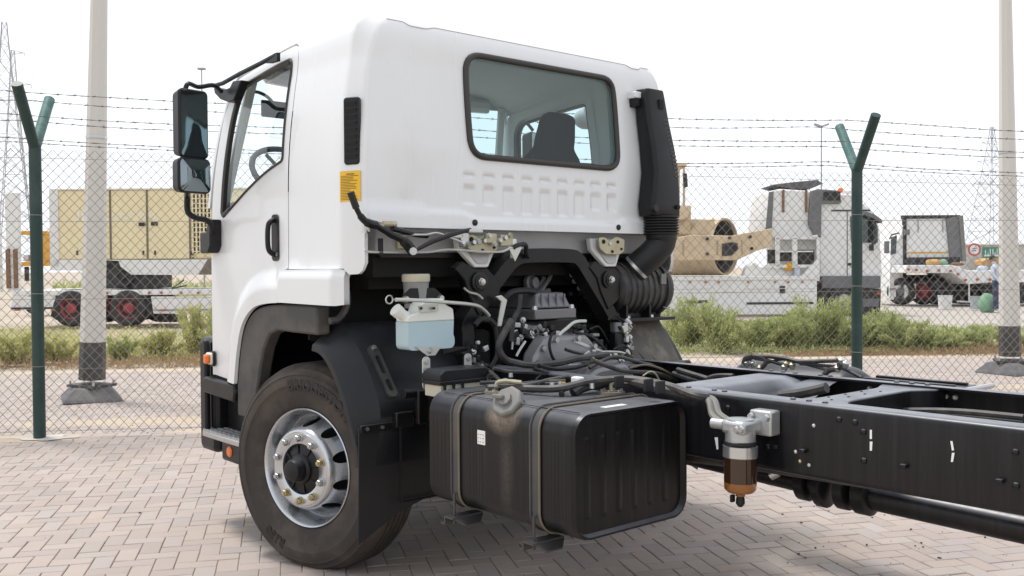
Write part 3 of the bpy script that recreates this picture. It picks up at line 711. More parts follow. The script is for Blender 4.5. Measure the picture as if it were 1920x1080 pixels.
st = MB().bb((-1.10, -1.235, .53), (-.60, -.98, .562)).build('lower_step', 'steel', truck, bevel=.006)
tt = MB()
for i in range(16):
    for j in range(7): tt.box((-1.085+.031*i+(j % 2)*.014, -1.222+.036*j, .567), (.016, .022, .012), Matrix.Rotation(.6 if (i+j) % 2 else -.6, 3, 'Z'))
stuff(tt.build('step_teeth', 'aluminium', st, smooth=0))
MB().bb((-.92, -1.20, .41), (-.66, -1.10, .53)).build('lamp_bracket', 'black_plastic', truck, bevel=.02)
MB().lathe([(0, -.006), (.026, -.006), (.032, 0), (.032, .02)], (-.80, -1.203, .475), (0, 1, 0), 16).build('marker_lamp', 'amber', truck)

# ---- rear-flank air vent, warning label, grommets
vt = MB().prism(rrect(-.042, -.155, .042, .155, .016), 'y', -.012, .014); Rv = Matrix.Translation(wrap(C_*.45, 2.135)+Vector((.002, -.006, 0))) @ Matrix.Rotation(math.radians(24), 4, 'Z')
vo = vt.xf(Rv).build('air_vent', 'black_plastic', truck, bevel=.006)
for i in range(9): MB().box((0, -.0125, -.12+.03*i), (.062, .004, .022), Matrix.Rotation(.2, 3, 'X')).xf(Rv).build('louvre', 'black_plastic', vo)
lb = MB()
def quad_on(u0, u1, z0, z1, off, n=6):
    vs = [wrap(u0+(u1-u0)*i/n, z, -off, 0) for i in range(n+1) for z in (z0, z1)]; return vs, [(2*i, 2*i+2, 2*i+3, 2*i+1) for i in range(n)]
lbo = MB().add(*quad_on(-.012, .110, 1.812, 1.952, .0015)).build('warning_label', 'label_yellow', truck)
pr = MB(); r = random.Random(2)
for i in range(17):
    z = 1.935-.0072*i; a = -.002; b = a+(.10 if i % 5 else .06)*r.uniform(.7, 1)
    if i == 0: a, b = .03, .075
    pr.add(*quad_on(a, min(.102, b), z, z+.0026 if i else z+.005, .0025, 3))
pr.build('label_print', 'print_dark', lbo, smooth=0)
for y in (-.52, .52):
    gm = MB().lathe([(0, .008), (.011, .007), (.016, .003), (.016, -.004)], (.588, y, 1.728), (1, 0, 0), 16); gm.build('grommet', 'rubber', truck)

# ---- seats and steering wheel seen through the glass
def seat(yc):
    s = MB().prism(roundpoly([(-.55, 1.58), (-.02, 1.58), (.0, 1.72), (-.05, 1.76), (-.52, 1.78)], .04), 'y', yc-.26, yc+.26); so_ = s.build('seat', 'seat_dark', truck, bevel=.04)
    def bk(t, h):
        wd = .225 if h < .6 else (.225-.08*smooth01(.6, .74, h) if h < .76 else .145-.02*smooth01(.76, .95, h))
        a = t*2*math.pi; cx = math.copysign(abs(math.cos(a))**.6, math.cos(a)); cs = math.copysign(abs(math.sin(a))**.6, math.sin(a))
        k = 1 if h < .93 else math.sqrt(max(.02, 1-((h-.93)/.07)**2))
        return Vector((-.10+.16*h+.06*cs*k, yc+wd*cx*(.6+.4*k), 1.70+.745*h))
    grid_mesh(bk, [i/28 for i in range(29)], [j/50 for j in range(51)], 'backrest', 'seat_dark', so_)
seat(-.62); seat(.555)
c0 = Vector((-.93, -.72, 2.07)); ax = Vector((.7, 0, .71)).normalized(); u_ = Vector((0, 1, 0)); v_ = ax.cross(u_)
swp = [c0+(u_*math.cos(a)+v_*math.sin(a))*.25 for a in [2*math.pi*i/40 for i in range(42)]]
sw = MB().tube(swp, .018, 8, False).build('steering_wheel', 'seat_dark', truck)
for a in (0, 2.1, 4.2): MB().tube([c0-ax*.04, c0+(u_*math.cos(a)+v_*math.sin(a))*.215], .012, 6).build('spoke', 'interior_dark', sw)
MB().tube([c0-ax*.03, c0-ax*.30], .035, 10).build('column', 'interior_dark', sw)

# ---- mirrors: two heads on the driver's side, their arms and the visor bracket
def mirror_head(c, wd, ht, dp, rz, name, rad=.03, curve=0.0):
    o = MB().prism(rrect(-wd/2, -ht/2, wd/2, ht/2, rad), 'x', -dp, 0)
    # taper the back of the shell
    o.v = [Vector((p.x, p.y*(.84 if p.x < -dp*.5 else 1), p.z*(.9 if p.x < -dp*.5 else 1))) for p in o.v]
    Mx = Matrix.Translation(c) @ Matrix.Rotation(rz, 4, 'Z'); h = o.xf(Mx).build(name, 'black_plastic', truck, bevel=.012)
    q = rrect(-wd/2+.012, -ht/2+.012, wd/2-.012, ht/2-.012, max(.008, rad-.01), 4); n = len(q)
    g_ = MB(); rings = [(1, 0), (.8, .3), (.5, .8), (.2, .97)]; vs = []
    for k, hgt in rings: vs += [(.002+curve*(1-k*k), y*k, z*k) for y, z in q]
    vs.append((.002+curve, 0, 0)); L = len(vs)-1
    g_.add(vs, [(i*n+k, i*n+(k+1) % n, (i+1)*n+(k+1) % n, (i+1)*n+k) for i in range(3) for k in range(n)]+[(3*n+k, 3*n+(k+1) % n, L) for k in range(n)])
    g_.xf(Mx).build('mirror_glass', 'mirror', h, smooth=180, fix=False); return h
cm = PX(364, 232, 'y', -1.43); mirror_head(cm, .185, .375, .085, math.radians(12), 'mirror_head', .03, .004)
cm2 = PX(366, 329, 'y', -1.43); mirror_head(cm2, .205, .195, .085, math.radians(12), 'lower_mirror_head', .035, .022)
hk = cm+Vector((-.05, -.03, .17))
MB().tube(spl([hk, hk+Vector((0, .02, .05)), PX(372, 163, 'y', -1.36), PX(400, 160, 'y', -1.28), PX(415, 172, 'y', -1.22)]), .013, 8).build('mirror_arm', 'black_plastic', truck)
MB().tube(spl([cm2+Vector((-.06, -.02, -.08)), PX(351, 370, 'y', -1.42), PX(352, 396, 'y', -1.42), PX(366, 408, 'y', -1.38), PX(385, 412, 'y', -1.31), PX(396, 422, 'y', -1.27), PX(398, 440, 'y', -1.25)]), .016, 10).build('mirror_arm', 'black_plastic', truck)
MB().tube([cm+Vector((-.045, 0, -.16)), cm2+Vector((-.045, 0, .07))], .02, 8).build('mirror_joint', 'black_plastic', truck)
mb_ = PX(402, 445, 'y', -1.22); MB().prism(roundpoly([(-.09, -.09), (.02, -.09), (.055, -.05), (.055, .10), (.02, .10), (0, .03), (-.09, .03)], .012), 'y', -1.27, -1.2).xf(Matrix.Translation((mb_.x, 0, mb_.z))).build('mirror_base', 'black_plastic', truck, bevel=.01)
# rain gutter bar above the door and the upper mirror bracket
gb = [PX(518, 103, 'y', -1.17), PX(490, 118, 'y', -1.18), PX(450, 138, 'y', -1.19), PX(418, 156, 'y', -1.20), PX(404, 160, 'y', -1.21)]
MB().tube(gb, .012, 8).build('gutter_bar', 'black_plastic', truck)
MB().plate([PX(519, 98, 'y', -1.18), PX(519, 114, 'y', -1.18), PX(505, 118, 'y', -1.18), PX(492, 118, 'y', -1.18)], (0, .02, 0)).build('bar_clip', 'black_plastic', truck)
MB().plate([PX(*q, 'y', -1.20) for q in ((400, 165), (402, 175), (412, 186), (428, 192), (438, 188), (452, 150), (436, 152), (430, 164), (420, 168), (408, 164))], (0, .05, 0)).build('arm_bracket', 'black_plastic', truck, bevel=.006)
# curb mirror and passenger mirror seen through the cab
cr = PX(1090, 225, 'y', 1.40); mirror_head(Vector((-1.0, 1.32, 2.33)), .16, .375, .085, math.radians(22), 'mirror_head', .03)
MB().tube(spl([(-1.02, 1.31, 2.53), (-1.02, 1.23, 2.59), (-.97, 1.09, 2.59)]), .013, 8).build('mirror_arm', 'black_plastic', truck)
MB().ball((-.46, 1.32, 2.55), .095, 14, (1.1, .9, .8)).build('curb_mirror', 'primer_grey', truck)
MB().tube(spl([(-.46, 1.32, 2.63), (-.42, 1.17, 2.67), (-.38, 1.03, 2.60)]), .012, 8).build('mirror_arm', 'black_plastic', truck)
# sun visors
MB().box((-.93, -.80, 2.455), (.02, .24, .10)).build('driver_visor', 'seat_dark', truck, bevel=.008); MB().tube(spl([(-.95, -.99, 2.545), (-.95, -.93, 2.55), (-.94, -.88, 2.53), (-.93, -.85, 2.50)]), .010, 8).build('visor_arm', 'seat_dark', truck)

# ---- intake snorkel on the far rear corner
sn_prof = [(1.795, .70, .95), (1.86, .69, .95), (1.95, .705, .948), (2.05, .72, .94), (2.2, .715, .925), (2.35, .705, .905), (2.50, .70, .885), (2.535, .71, .875)]
sb = MB(); vs = []
for z, y0, y1 in sn_prof:
    k = .018; x1 = .70-.06*smooth01(2.0, 2.55, z); x0 = .58-.03*smooth01(2.0, 2.5, z)
    vs += [(x0, y0, z), (x1-k, y0, z), (x1, y0+k, z), (x1, y1-k*1.5, z), (x1-k*1.5, y1, z), (x0, y1, z)]
m_ = len(sn_prof); sb.add(vs, [(i*6+k, i*6+(k+1) % 6, (i+1)*6+(k+1) % 6, (i+1)*6+k) for i in range(m_-1) for k in range(6)]+[(5, 4, 3, 2, 1, 0), tuple((m_-1)*6+k for k in range(6))])
snk = sb.build('intake_snorkel', 'black_plastic', truck, smooth=50, bevel=.008)
for i in range(15):
    z = 2.03+.0235*i; yy = .948-.064*smooth01(1.95, 2.5, z); x1 = .70-.06*smooth01(2.0, 2.55, z); MB().box((x1-.002, yy-.046, z), (.008, .036, .010), Matrix.Rotation(-.05, 3, 'Z')).build('louvre', 'grey_plastic', snk)
for z, y in ((2.44, .80), (2.44, .835)): pass
MB().bb((.638, .80, 2.42), (.655, .835, 2.475)).build('inlet_hole', 'dark_under', snk)
MB().cyl((.69, .70, 1.84), (.715, .70, 1.84), .022, n=12).build('bolt', 'rubber', snk); MB().cyl((.69, .90, 1.85), (.712, .90, 1.85), .014, n=10).build('bolt', 'dark_under', snk)
bl = MB(); prof = []
for i in range(7): prof += [(.125, -.016*i), (.140, -.016*i-.005), (.140, -.016*i-.011), (.125, -.016*i-.015)]
prof = [(r_-.034, h_) for r_, h_ in prof]; bl.lathe(prof, (.64, .825, 1.80), (0, 0, 1), 28); blo = bl.build('bellows', 'rubber', snk, smooth=50)
MB().bb((.53, .655, 2.478), (.60, .715, 2.515)).build('bracket', 'white_paint', snk, bevel=.006); MB().bb((.53, .668, 2.43), (.60, .71, 2.476)).build('bracket', 'black_plastic', snk, bevel=.004)
el = spl([(.64, .825, 1.70), (.64, .825, 1.64), (.61, .785, 1.58), (.57, .745, 1.53), (.53, .715, 1.49)], 5); MB().tube(el, [.090]*4+[.084]*(len(el)-4), 24).build('elbow', 'rubber', snk)
MB().lathe([(.07, 0), (.088, 0), (.088, .018), (.07, .018)], (.535, .72, 1.492), (.5, .4, .6), 24).build('hose_clamp', 'steel', snk)
# ================================================================== the truck: frame, wheels and running gear
ZT, HR = 1.004, .275
def rail(s):
    yo = s*.425; t = .008; fl = .08; r_ = .022; k = 6; O = []; I = []
    for cz, a0 in ((ZT-r_, 90), (ZT-HR+r_, 180)):
        for i in range(k+1):
            a = math.radians(a0+90*i/k); ca, sa = math.cos(a), math.sin(a)
            O.append((-yo*0+(.425-r_)-r_*ca*1.0, cz+r_*sa)); I.append(((.425-r_)-(r_-t)*ca, cz+(r_-t)*sa))
    poly = [(.425-fl, ZT)]+O+[(.425-fl, ZT-HR), (.425-fl, ZT-HR+t)]+I[::-1]+[(.425-fl, ZT-t)]
    poly = [(s*y, z) for y, z in poly]
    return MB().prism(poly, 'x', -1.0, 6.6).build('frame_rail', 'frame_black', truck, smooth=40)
rl = rail(-1); rr_ = rail(1)
def rivet(p, ax, r_=.0115, h=.008, parent=truck, m='frame_black'):
    return MB().lathe([(r_, 0), (r_*.92, h*.5), (r_*.55, h*.9), (0, h)], p, ax, 10).build('rivet', m, parent, fix=False)
for s, pa in ((-1, rl), (1, rr_)):
    for x in (1.693, 1.760, 1.825, 1.955, 2.005, 2.317, 2.384, 2.45): rivet((x, s*.385, ZT), (0, 0, 1), parent=pa)
# cross-members
def cross(xs_mid, xs_end, z, depth, name):
    a0, a1 = xs_mid; b0, b1 = xs_end; Y = .40; pts = []
    ys = [-Y+2*Y*i/24 for i in range(25)]
    e = lambda y: smooth01(.20, .36, abs(y))
    top = [(a0+(b0-a0)*e(y), y) for y in ys]; bot = [(a1+(b1-a1)*e(y), y) for y in ys]
    vs = [(x, y, z) for x, y in top]+[(x, y, z) for x, y in bot]; n = 25
    f = [(i, i+1, n+i+1, n+i) for i in range(n-1)]
    vs += [(x, y, z-depth) for x, y in top]+[(x, y, z-depth) for x, y in bot]
    f += [(i, i+1, 2*n+i+1, 2*n+i) for i in range(n-1)]+[(n+i, n+i+1, 3*n+i+1, 3*n+i) for i in range(n-1)]
    return MB().add(vs, f).build(name, 'frame_black', truck, smooth=40, bevel=.006)
cm_a = cross((2.315, 2.445), (2.27, 2.52), ZT-.009, .16, 'cross_member')
for i in range(8): rivet((2.34+.012*(i % 2)*4, -.30+.06*i, ZT-.009), (0, 0, 1), .006, .003, cm_a, 'dark_under')
# pressed "alligator" cross-member with a trough behind its top plate
xm = MB(); prof = [(1.66, ZT-.009), (1.80, ZT-.009), (1.835, ZT-.02), (1.86, ZT-.06), (1.89, ZT-.10), (1.93, ZT-.115), (1.98, ZT-.118), (2.03, ZT-.10)]
ys = [-.40+.8*i/20 for i in range(21)]; vs = []
for x, z in prof:
    for y in ys:
        e = smooth01(.12, .38, y)*smooth01(1.8, 1.9, x); e2 = smooth01(.12, .38, -y)*smooth01(1.8, 1.9, x); e = max(e, e2*.0)
        vs.append((x+.03*e, y, z+(ZT-.012-z)*e))
m_ = len(prof); xm.add(vs, [(i*21+j, i*21+j+1, (i+1)*21+j+1, (i+1)*21+j) for i in range(m_-1) for j in range(20)])
xm.add([(1.66, -.4, ZT-.009), (1.66, .4, ZT-.009), (1.66, .4, ZT-.2), (1.66, -.4, ZT-.2)], [(0, 1, 2, 3)]); xm.build('cross_member', 'frame_black', truck, smooth=60)
cross((1.12, 1.22), (1.08, 1.26), ZT-.12, .12, 'cross_member'); cross((3.9, 4.05), (3.85, 4.1), ZT-.009, .16, 'cross_member'); cross((5.9, 6.05), (5.9, 6.05), ZT-.009, .2, 'cross_member')
# bolts, clips and chalk marks on the near web
yw_ = -.4255
for u, v in ((1573, 787), (1603, 792), (1441, 788), (1440, 838), (1619, 810), (1620, 864), (1904, 848), (1905, 911), (1423, 810), (1365, 765)): 
    p = PX(u, v, 'y', yw_); rivet(p, (0, -1, 0), .011, .009, rl)
for u, v, m_ in ((1526, 798, 'zinc_pale'), (1492, 847, 'zinc_pale'), (1500, 865, 'brass_nut'), (1517, 872, 'zinc_pale')):
    p = PX(u, v, 'y', yw_); rivet(p, (0, -1, 0), .007, .006, rl, m_)
for u, v in ((1508, 845), (1697, 873), (1877, 901), (1457, 837)):
    p = PX(u, v, 'y', yw_); MB().box(p+Vector((0, -.010, 0)), (.022, .02, .014)).build('clip', 'black_plastic', rl, bevel=.003)
for quad in (((1452, 791), (1455, 791), (1456, 801), (1452, 802)), ((1450, 804), (1455, 803), (1451, 814), (1447, 814)), ((1631, 806), (1635, 806), (1635, 823), (1631, 823)), ((1631, 828), (1636, 828), (1635, 845), (1631, 845)),
             ((1782, 827), (1786, 827), (1789, 844), (1785, 845)), ((1785, 849), (1790, 849), (1787, 866), (1783, 866)), ((1340, 820), (1346, 820), (1347, 842), (1344, 843))):
    MB().plate([PX(u, v, 'y', yw_-.0004) for u, v in quad], (0, -.0008, 0)).build('paint_mark', 'mark_white', rl, smooth=0)
# inner web bolts on the far rail and hoses along it
for u, v in ((1708, 741), (1731, 745), (1773, 743), (1791, 745), (1387, 707), (1631, 728)):
    p = PX(u, v, 'y', .417); rivet(p, (0, -1, 0), .012, .012, rr_, 'zinc_pale')
for pts in (((1270, 693), (1310, 705), (1340, 714)), ((1262, 700), (1300, 712), (1332, 722)), ((1315, 728), (1325, 712), (1345, 705), (1375, 705)), ((1600, 773), (1700, 770), (1800, 772), (1920, 783)), ((1640, 786), (1760, 778), (1920, 792)), ((1463, 742), (1500, 738), (1530, 732), (1550, 727))):
    y_ = .30 if pts[0][0] < 1600 else .2
    MB().tube(spl([PX(u, v, 'y', y_ if pts[0][0] != 1463 else -.02) for u, v in pts]), .013 if pts[0][0] != 1463 else .022, 8).build('hose', 'hose', truck)

# ------------------------------------------------------------------ wheels
def wheel_parts(steer=True):
    t = bpy.data.objects.new('wheel', None); COL.objects.link(t)
    Rt = .529
    # local: +Y inboard, wheel plane XZ, centre at origin
    prof = [(.298, .010), (.305, -.006), (.318, -.016), (.345, -.026), (.385, -.034), (.418, -.036), (.421, -.040), (.440, -.039), (.468, -.031), (.472, -.034), (.478, -.027), (.496, -.014), (.502, -.014), (.513, .006), (.520, .014), (.5265, .032)]
    y = .038; tread = [(.529, y)]
    for gpos in (.075, .11, .145, .18): tread += [(.529, gpos-.006), (.515, gpos-.004), (.515, gpos+.004), (.529, gpos+.006)]
    tread += [(.529, .212)]; back = [(.520, .235), (.47, .268), (.40, .282), (.32, .262), (.298, .245)]
    o = MB().lathe(prof+tread+back, (0, 0, 0), (0, 1, 0), 96)
    o.v = [Vector((p.x, p.y, max(p.z, -.4985))) for p in o.v]
    ty = o.build('tyre', 'tyre_rubber', t, smooth=50, fix=True)
    # raised sidewall lettering
    def letters(body, rad, a0, size, flip=1):
        vs, fs = text_mesh(body, size, .0015, size*.045)
        if not vs: return
        ob = MB(); out = []
        for p in vs:
            a = a0-p.x/rad; rr = rad+p.y; out.append((rr*math.cos(a), -.0395-p.z*1.0+max(0, abs(rr-.425)-.02)*.12, rr*math.sin(a)))
        ob.add(out, fs).build('lettering', 'tyre_letter', ty, smooth=0, fix=False)
    letters('BRIDGESTONE', .398, math.radians(103), .072); letters('R150', .400, math.radians(252), .066)
    # rim: flange, drop well, disc with hand holes
    rp = [(.292, .02), (.301, .000), (.302, -.010), (.298, -.014), (.292, -.010), (.286, .006), (.276, .02), (.268, .06), (.262, .12), (.262, .13)]
    rm = MB().lathe(rp, (0, 0, 0), (0, 1, 0), 72).build('rim', 'rim_silver', t, smooth=50)
    def dz(r_): return .105-.150*smooth01(.262, .190, r_)
    hol = []
    for k in range(10):
        ac_ = 2*math.pi*(k+.5)/10; hol.append([(ac_*.23+.030*math.cos(q), .229+.0205*math.sin(q)) for q in [2*math.pi*j/20 for j in range(20)]])
    cl_ = 2*math.pi*.23
    patch([(0, .185), (cl_, .185), (cl_, .262), (0, .262)], hol, lambda c_, r_: Vector((r_*math.cos(c_/.23), dz(r_), r_*math.sin(c_/.23))), .014, skirt=.010, name='disc', m='rim_silver', parent=rm, flip=True)
    MB().lathe([(.185, -.0445), (.183, -.047), (.132, -.047), (.128, -.044), (.128, .02)], (0, 0, 0), (0, 1, 0), 64).build('bolt_face', 'rim_silver', rm, smooth=40)
    MB().lathe([(.262, .125), (.10, .135), (.0, .135)], (0, 0, 0), (0, 1, 0), 32).build('brake_drum', 'dark_under', rm)
    hub = MB().lathe([(.1275, .01), (.1275, -.028), (.120, -.034), (.075, -.040), (.072, -.052), (.062, -.056), (.058, -.060), (.056, -.095), (.050, -.108), (.030, -.114), (0, -.115)], (0, 0, 0), (0, 1, 0), 40).build('hub', 'black_paint', t, smooth=40)
    for k in range(8):
        a = 2*math.pi*k/8+.2; MB().box((.1*math.cos(a), -.038, .1*math.sin(a)), (.045, .012, .008), Matrix.Rotation(-a, 3, 'Y')).build('rib', 'black_paint', hub, bevel=.002)
    for k in range(10):
        a = 2*math.pi*(k+.5)/10; c = Vector((.1575*math.cos(a), -.047, .1575*math.sin(a))); gold = k in (6, 7, 8, 0)
        n_ = MB().lathe([(.021, 0), (.021, -.005), (.0165, -.006)], c, (0, 1, 0), 20).lathe([(.0165, -.006), (.0165, -.024), (.0145, -.027), (.009, -.027), (.009, -.033), (0, -.034)], c, (0, 1, 0), 6)
        n_.build('wheel_nut', 'brass_nut' if gold else 'steel', rm, smooth=25)
    return t
W1 = wheel_parts(); W1.parent = truck; W1.location = (0, -1.1477, .5); W1.rotation_euler = (0, 0, .2703)
W2 = copy_tree(W1, truck); W2.location = (0, 1.1477, .5); W2.rotation_euler = (0, 0, math.pi+.2703)
for s in (-1, 1):
    W = copy_tree(W1, truck); W.location = (5.05, s*1.12, .5); W.rotation_euler = (0, 0, 0 if s < 0 else math.pi)
MB().cyl((5.05, -.85, .52), (5.05, .85, .52), .09).build('rear_axle', 'black_paint', truck); MB().ball((5.05, 0, .52), .24).build('differential', 'black_paint', truck)
MB().bb((-.06, -.85, .36), (.06, .85, .46)).build('front_axle', 'black_paint', truck, bevel=.02)
MB().bb((.0-.75, -.44, .62), (.75, -.36, .66)).build('leaf_spring', 'black_paint', truck); MB().bb((.0-.75, .36, .62), (.75, .44, .66)).build('leaf_spring', 'black_paint', truck)

# ------------------------------------------------------------------ splash guards behind the front wheels
def guard(s):
    prof = [(.20, 1.235), (.30, 1.215), (.40, 1.15), (.50, 1.04), (.575, .93), (.605, .86), (.612, .78), (.612, .60)]
    pf = [(p.x, p.z) for p in spl([(x, 0, z) for x, z in prof], 4)]
    b = MB(); yi, yo, yl = .50, 1.10, 1.205; vs = []; n = len(pf); inw = .105
    for i, (x, z) in enumerate(pf):
        tw = inw*(1-.75*smooth01(.9, .62, z)); d = Vector((x-.0, z-.5)); d.normalize()
        xi, zi = x-d.x*tw, z-d.y*tw
        vs += [(x-.02, s*yi, z-.02), (x, s*(yi+.03), z), (x, s*yo, z), (xi, s*yl, zi), (xi-.03*d.x, s*yl, zi-.03*d.y)]
    b.add(vs, [(i*5+k, i*5+k+1, (i+1)*5+k+1, (i+1)*5+k) for i in range(n-1) for k in range(4)])
    g_ = b.build('splash_guard', 'black_plastic', truck, smooth=50, bevel=.004)
    # rubber flap
    MB().plate([(.605, s*1.215, .78), (.605, s*.50, .78), (.600, s*.50, .40), (.598, s*.86, .40), (.596, s*1.0, .36), (.590, s*1.215, .245)], (.006, 0, 0)).build('mud_flap', 'rubber', g_, bevel=.002)
    MB().box((.618, s*.86, .775), (.012, .70, .035)).build('flap_clamp', 'black_paint', g_, bevel=.003)
    for y in (1.18, 1.1, .98): MB().cyl((.622, s*y, .775), (.632, s*y, .775), .009, n=6).build('bolt', 'steel', g_)
    MB().box((.63, s*.985, .80), (.03, .10, .07)).build('flap_bracket', 'black_paint', g_, bevel=.006)
    MB().tube(spl([(.64, s*1.01, .78), (.64, s*1.01, .6), (.64, s*1.01, .44), (.64, s*.99, .42), (.64, s*.8, .42), (.64, s*.6, .42)], 4), .006, 6).build('flap_wire', 'black_paint', g_)
    # slotted strut
    a = PX(697, 657, 'y', -1.035); c = PX(736, 747, 'y', -1.02); a.y *= -s; c.y *= -s; dirv = (c-a).normalized(); side = Vector((0, 1, 0))-dirv*dirv.y; side.normalize(); nn = dirv.cross(side)
    Lt = (c-a).length; Rm = Matrix((dirv, side, nn)).transposed()
    def loc(q): return a+Rm @ Vector(q)
    o1 = [(p[0], p[1]) for p in rrect(-.02, -.028, Lt, .028, .026, 4)]
    h1 = rrect(.04, -.012, .04+Lt*.38, .012, .011, 4); h2 = rrect(.07+Lt*.38, -.012, .07+Lt*.62, .012, .011, 4)
    st_ = patch(o1, [h1, h2], lambda u, v: loc((u, v, .02)), .03, skirt=.022, name='strut', m='strap', parent=g_)
    MB().lathe([(0, .012), (.012, .012), (.014, 0)], loc((.0, 0, .02)), nn, 6).build('bolt', 'steel', g_)
    MB().cyl((.68, s*1.02, .925), (.68, s*.45, .925), .022).build('stay_tube', 'black_paint', g_)
    MB().box((.70, s*.93, .86), (.03, .06, .16)).build('stay_bracket', 'black_paint', g_, bevel=.008)
    return g_
guard(-1); gr_ = guard(1)
# dusty grille panel inside the far guard
MB().plate([(.42, .52, 1.20), (.46, .98, 1.20), (.64, .98, .93), (.62, .50, .93)], (.012, 0, .012)).build('guard_panel', 'dusty_panel', truck, bevel=.004)
for i in range(5): MB().tube([(.475, .56+.08*i, 1.14), (.55, .58+.08*i, 1.04), (.625, .62+.08*i, .955)], .010, 6).build('panel_rib', 'black_plastic', truck)
MB().tube(spl([(.50, .52, 1.00), (.52, .53, 1.10), (.50, .58, 1.205), (.49, .66, 1.22), (.47, .98, 1.225)], 5), .033, 14).build('coolant_pipe', 'hose', truck)

# ------------------------------------------------------------------ fuel tank
TX0, TX1, TY0, TY1, TZ0, TZ1 = .955, 1.855, -1.07, -.433, .49, .965
tk_sec = rrect(TY0, TZ0, TY1, TZ1, .085, 8)
tb = MB().prism(tk_sec, 'x', TX0, TX1-.02)
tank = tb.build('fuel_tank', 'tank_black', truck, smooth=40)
# rear end: rolled rim and recessed pressed panel with upright beads
def tank_end(y, z):
    d = 0
    for cy in (-.985, -.90, -.815, -.73, -.64, -.55): d += .0045*smooth01(.022, .010, abs(y-cy))*smooth01(.555, .575, z)*(1-smooth01(.86, .885, z))
    return d
ins = shrink(tk_sec, .022)
MB().add([(TX1-.02, y, z) for y, z in tk_sec]+[(TX1, y, z) for y, z in shrink(tk_sec, .004)]+[(TX1, y, z) for y, z in shrink(tk_sec, .012)]+[(TX1-.022, y, z) for y, z in ins],
         [(i*36+k, i*36+(k+1) % 36, (i+1)*36+(k+1) % 36, (i+1)*36+k) for i in range(3) for k in range(36)]).build('end_rim', 'tank_black', tank, smooth=60)
patch(ins, [], lambda y, z: Vector((TX1-.022+tank_end(y, z), y, z)), .05, extra=[(-1.03, -.5, .53, .92, .012)], skirt=0, name='end_panel', m='tank_black', parent=tank)
# pressed side swages in groups
for x in [TX0+.03+.028*i for i in range(5)]+[1.24+.02*i for i in range(5)]+[TX1-.045-.02*i for i in range(6)]:
    MB().tube([(x, TY0+.0035, .57), (x, TY0+.0035, .86)], .0045, 6).build('swage', 'tank_black', tank)
def tank_strap(x):
    sec = rrect(TY0-.004, TZ0-.004, TY1+.004, TZ1+.004, .088, 8); sec = [p for p in sec]
    b = MB(); n = len(sec); vs = []
    for y, z in sec: vs += [(x-.026, y, z), (x+.026, y, z)]
    b.add(vs, [(2*i, 2*i+1, 2*((i+1) % n)+1, 2*((i+1) % n)) for i in range(n)]); s_ = b.build('strap', 'strap', tank, smooth=60)
    for dx in (-.026, .026):
        pth = [Vector((x+dx, y, z)) for y, z in rrect(TY0-.006, TZ0-.006, TY1+.006, TZ1+.006, .09, 8)]; MB().tube(pth+[pth[0]], .0048, 6, False).build('strap_trim', 'strap_trim' if dx > 0 else 'strap', s_)
    MB().cyl((x, TY0-.012, TZ0-.06), (x, TY0-.012, TZ0+.07), .006, n=8).build('strap_bolt', 'strap', s_)
    kb = MB().bb((x-.028, TY0-.042, TZ0-.034), (x+.028, TY0+.12, TZ0-.026))
    kb.add([(x+.028, TY0-.03, TZ0-.030), (x+.028, TY0+.12, TZ0-.030), (x+.060, TY0+.08, TZ0-.056), (x+.060, TY0+.0, TZ0-.056), (x+.028, TY0-.03, TZ0-.036), (x+.028, TY0+.12, TZ0-.036), (x+.060, TY0+.08, TZ0-.062), (x+.060, TY0+.0, TZ0-.062)], [(0, 1, 2, 3), (7, 6, 5, 4), (0, 3, 7, 4), (1, 5, 6, 2), (3, 2, 6, 7), (0, 4, 5, 1)])
    kb.bb((x-.034, TY0-.042, TZ0-.060), (x-.027, TY0+.12, TZ0-.028)).bb((x-.055, TY0-.042, TZ0-.064), (x-.030, TY0+.05, TZ0-.058)); kb.build('tank_bracket', 'strap', s_, smooth=30)
tank_strap(1.145); tank_strap(1.645)
MB().prism(rrect(1.290, .785, 1.340, .842, .003), 'y', TY0-.0015, TY0+.01).build('sticker', 'sticker_white', tank, smooth=0)
pk = MB(); r = random.Random(4)
for i in range(3):
    for j in range(3): pk.bb((1.295+.014*i, TY0-.0022, .794+.015*j), (1.295+.014*i+r.uniform(.004, .010), TY0-.0012, .797+.015*j))
pk.build('sticker_print', 'rocker_grey', tank, smooth=0)
# filler neck, octagonal cap and the dust streak under it
cp = Vector((1.44, -1.02, .955)); ca = Vector((.18, -.80, .60)).normalized()
nk = MB().lathe([(.055, -.09), (.050, -.01), (.056, .0)], cp, ca, 20).build('filler_neck', 'tank_black', tank)
fc = MB().lathe([(.0, .0), (.064, .0), (.068, .006), (.068, .030), (.062, .038), (0, .040)], cp, ca, 8).build('filler_cap', 'cap_grey', tank, smooth=25, bevel=.004)
MB().lathe([(.030, .040), (.028, .052), (.0, .054)], cp, ca, 8).build('cap_boss', 'cap_grey', fc, smooth=25); MB().box(cp+ca*.062+Vector((-.03, 0, .0)), (.06, .02, .016)).build('cap_latch', 'cap_grey', fc, bevel=.004)
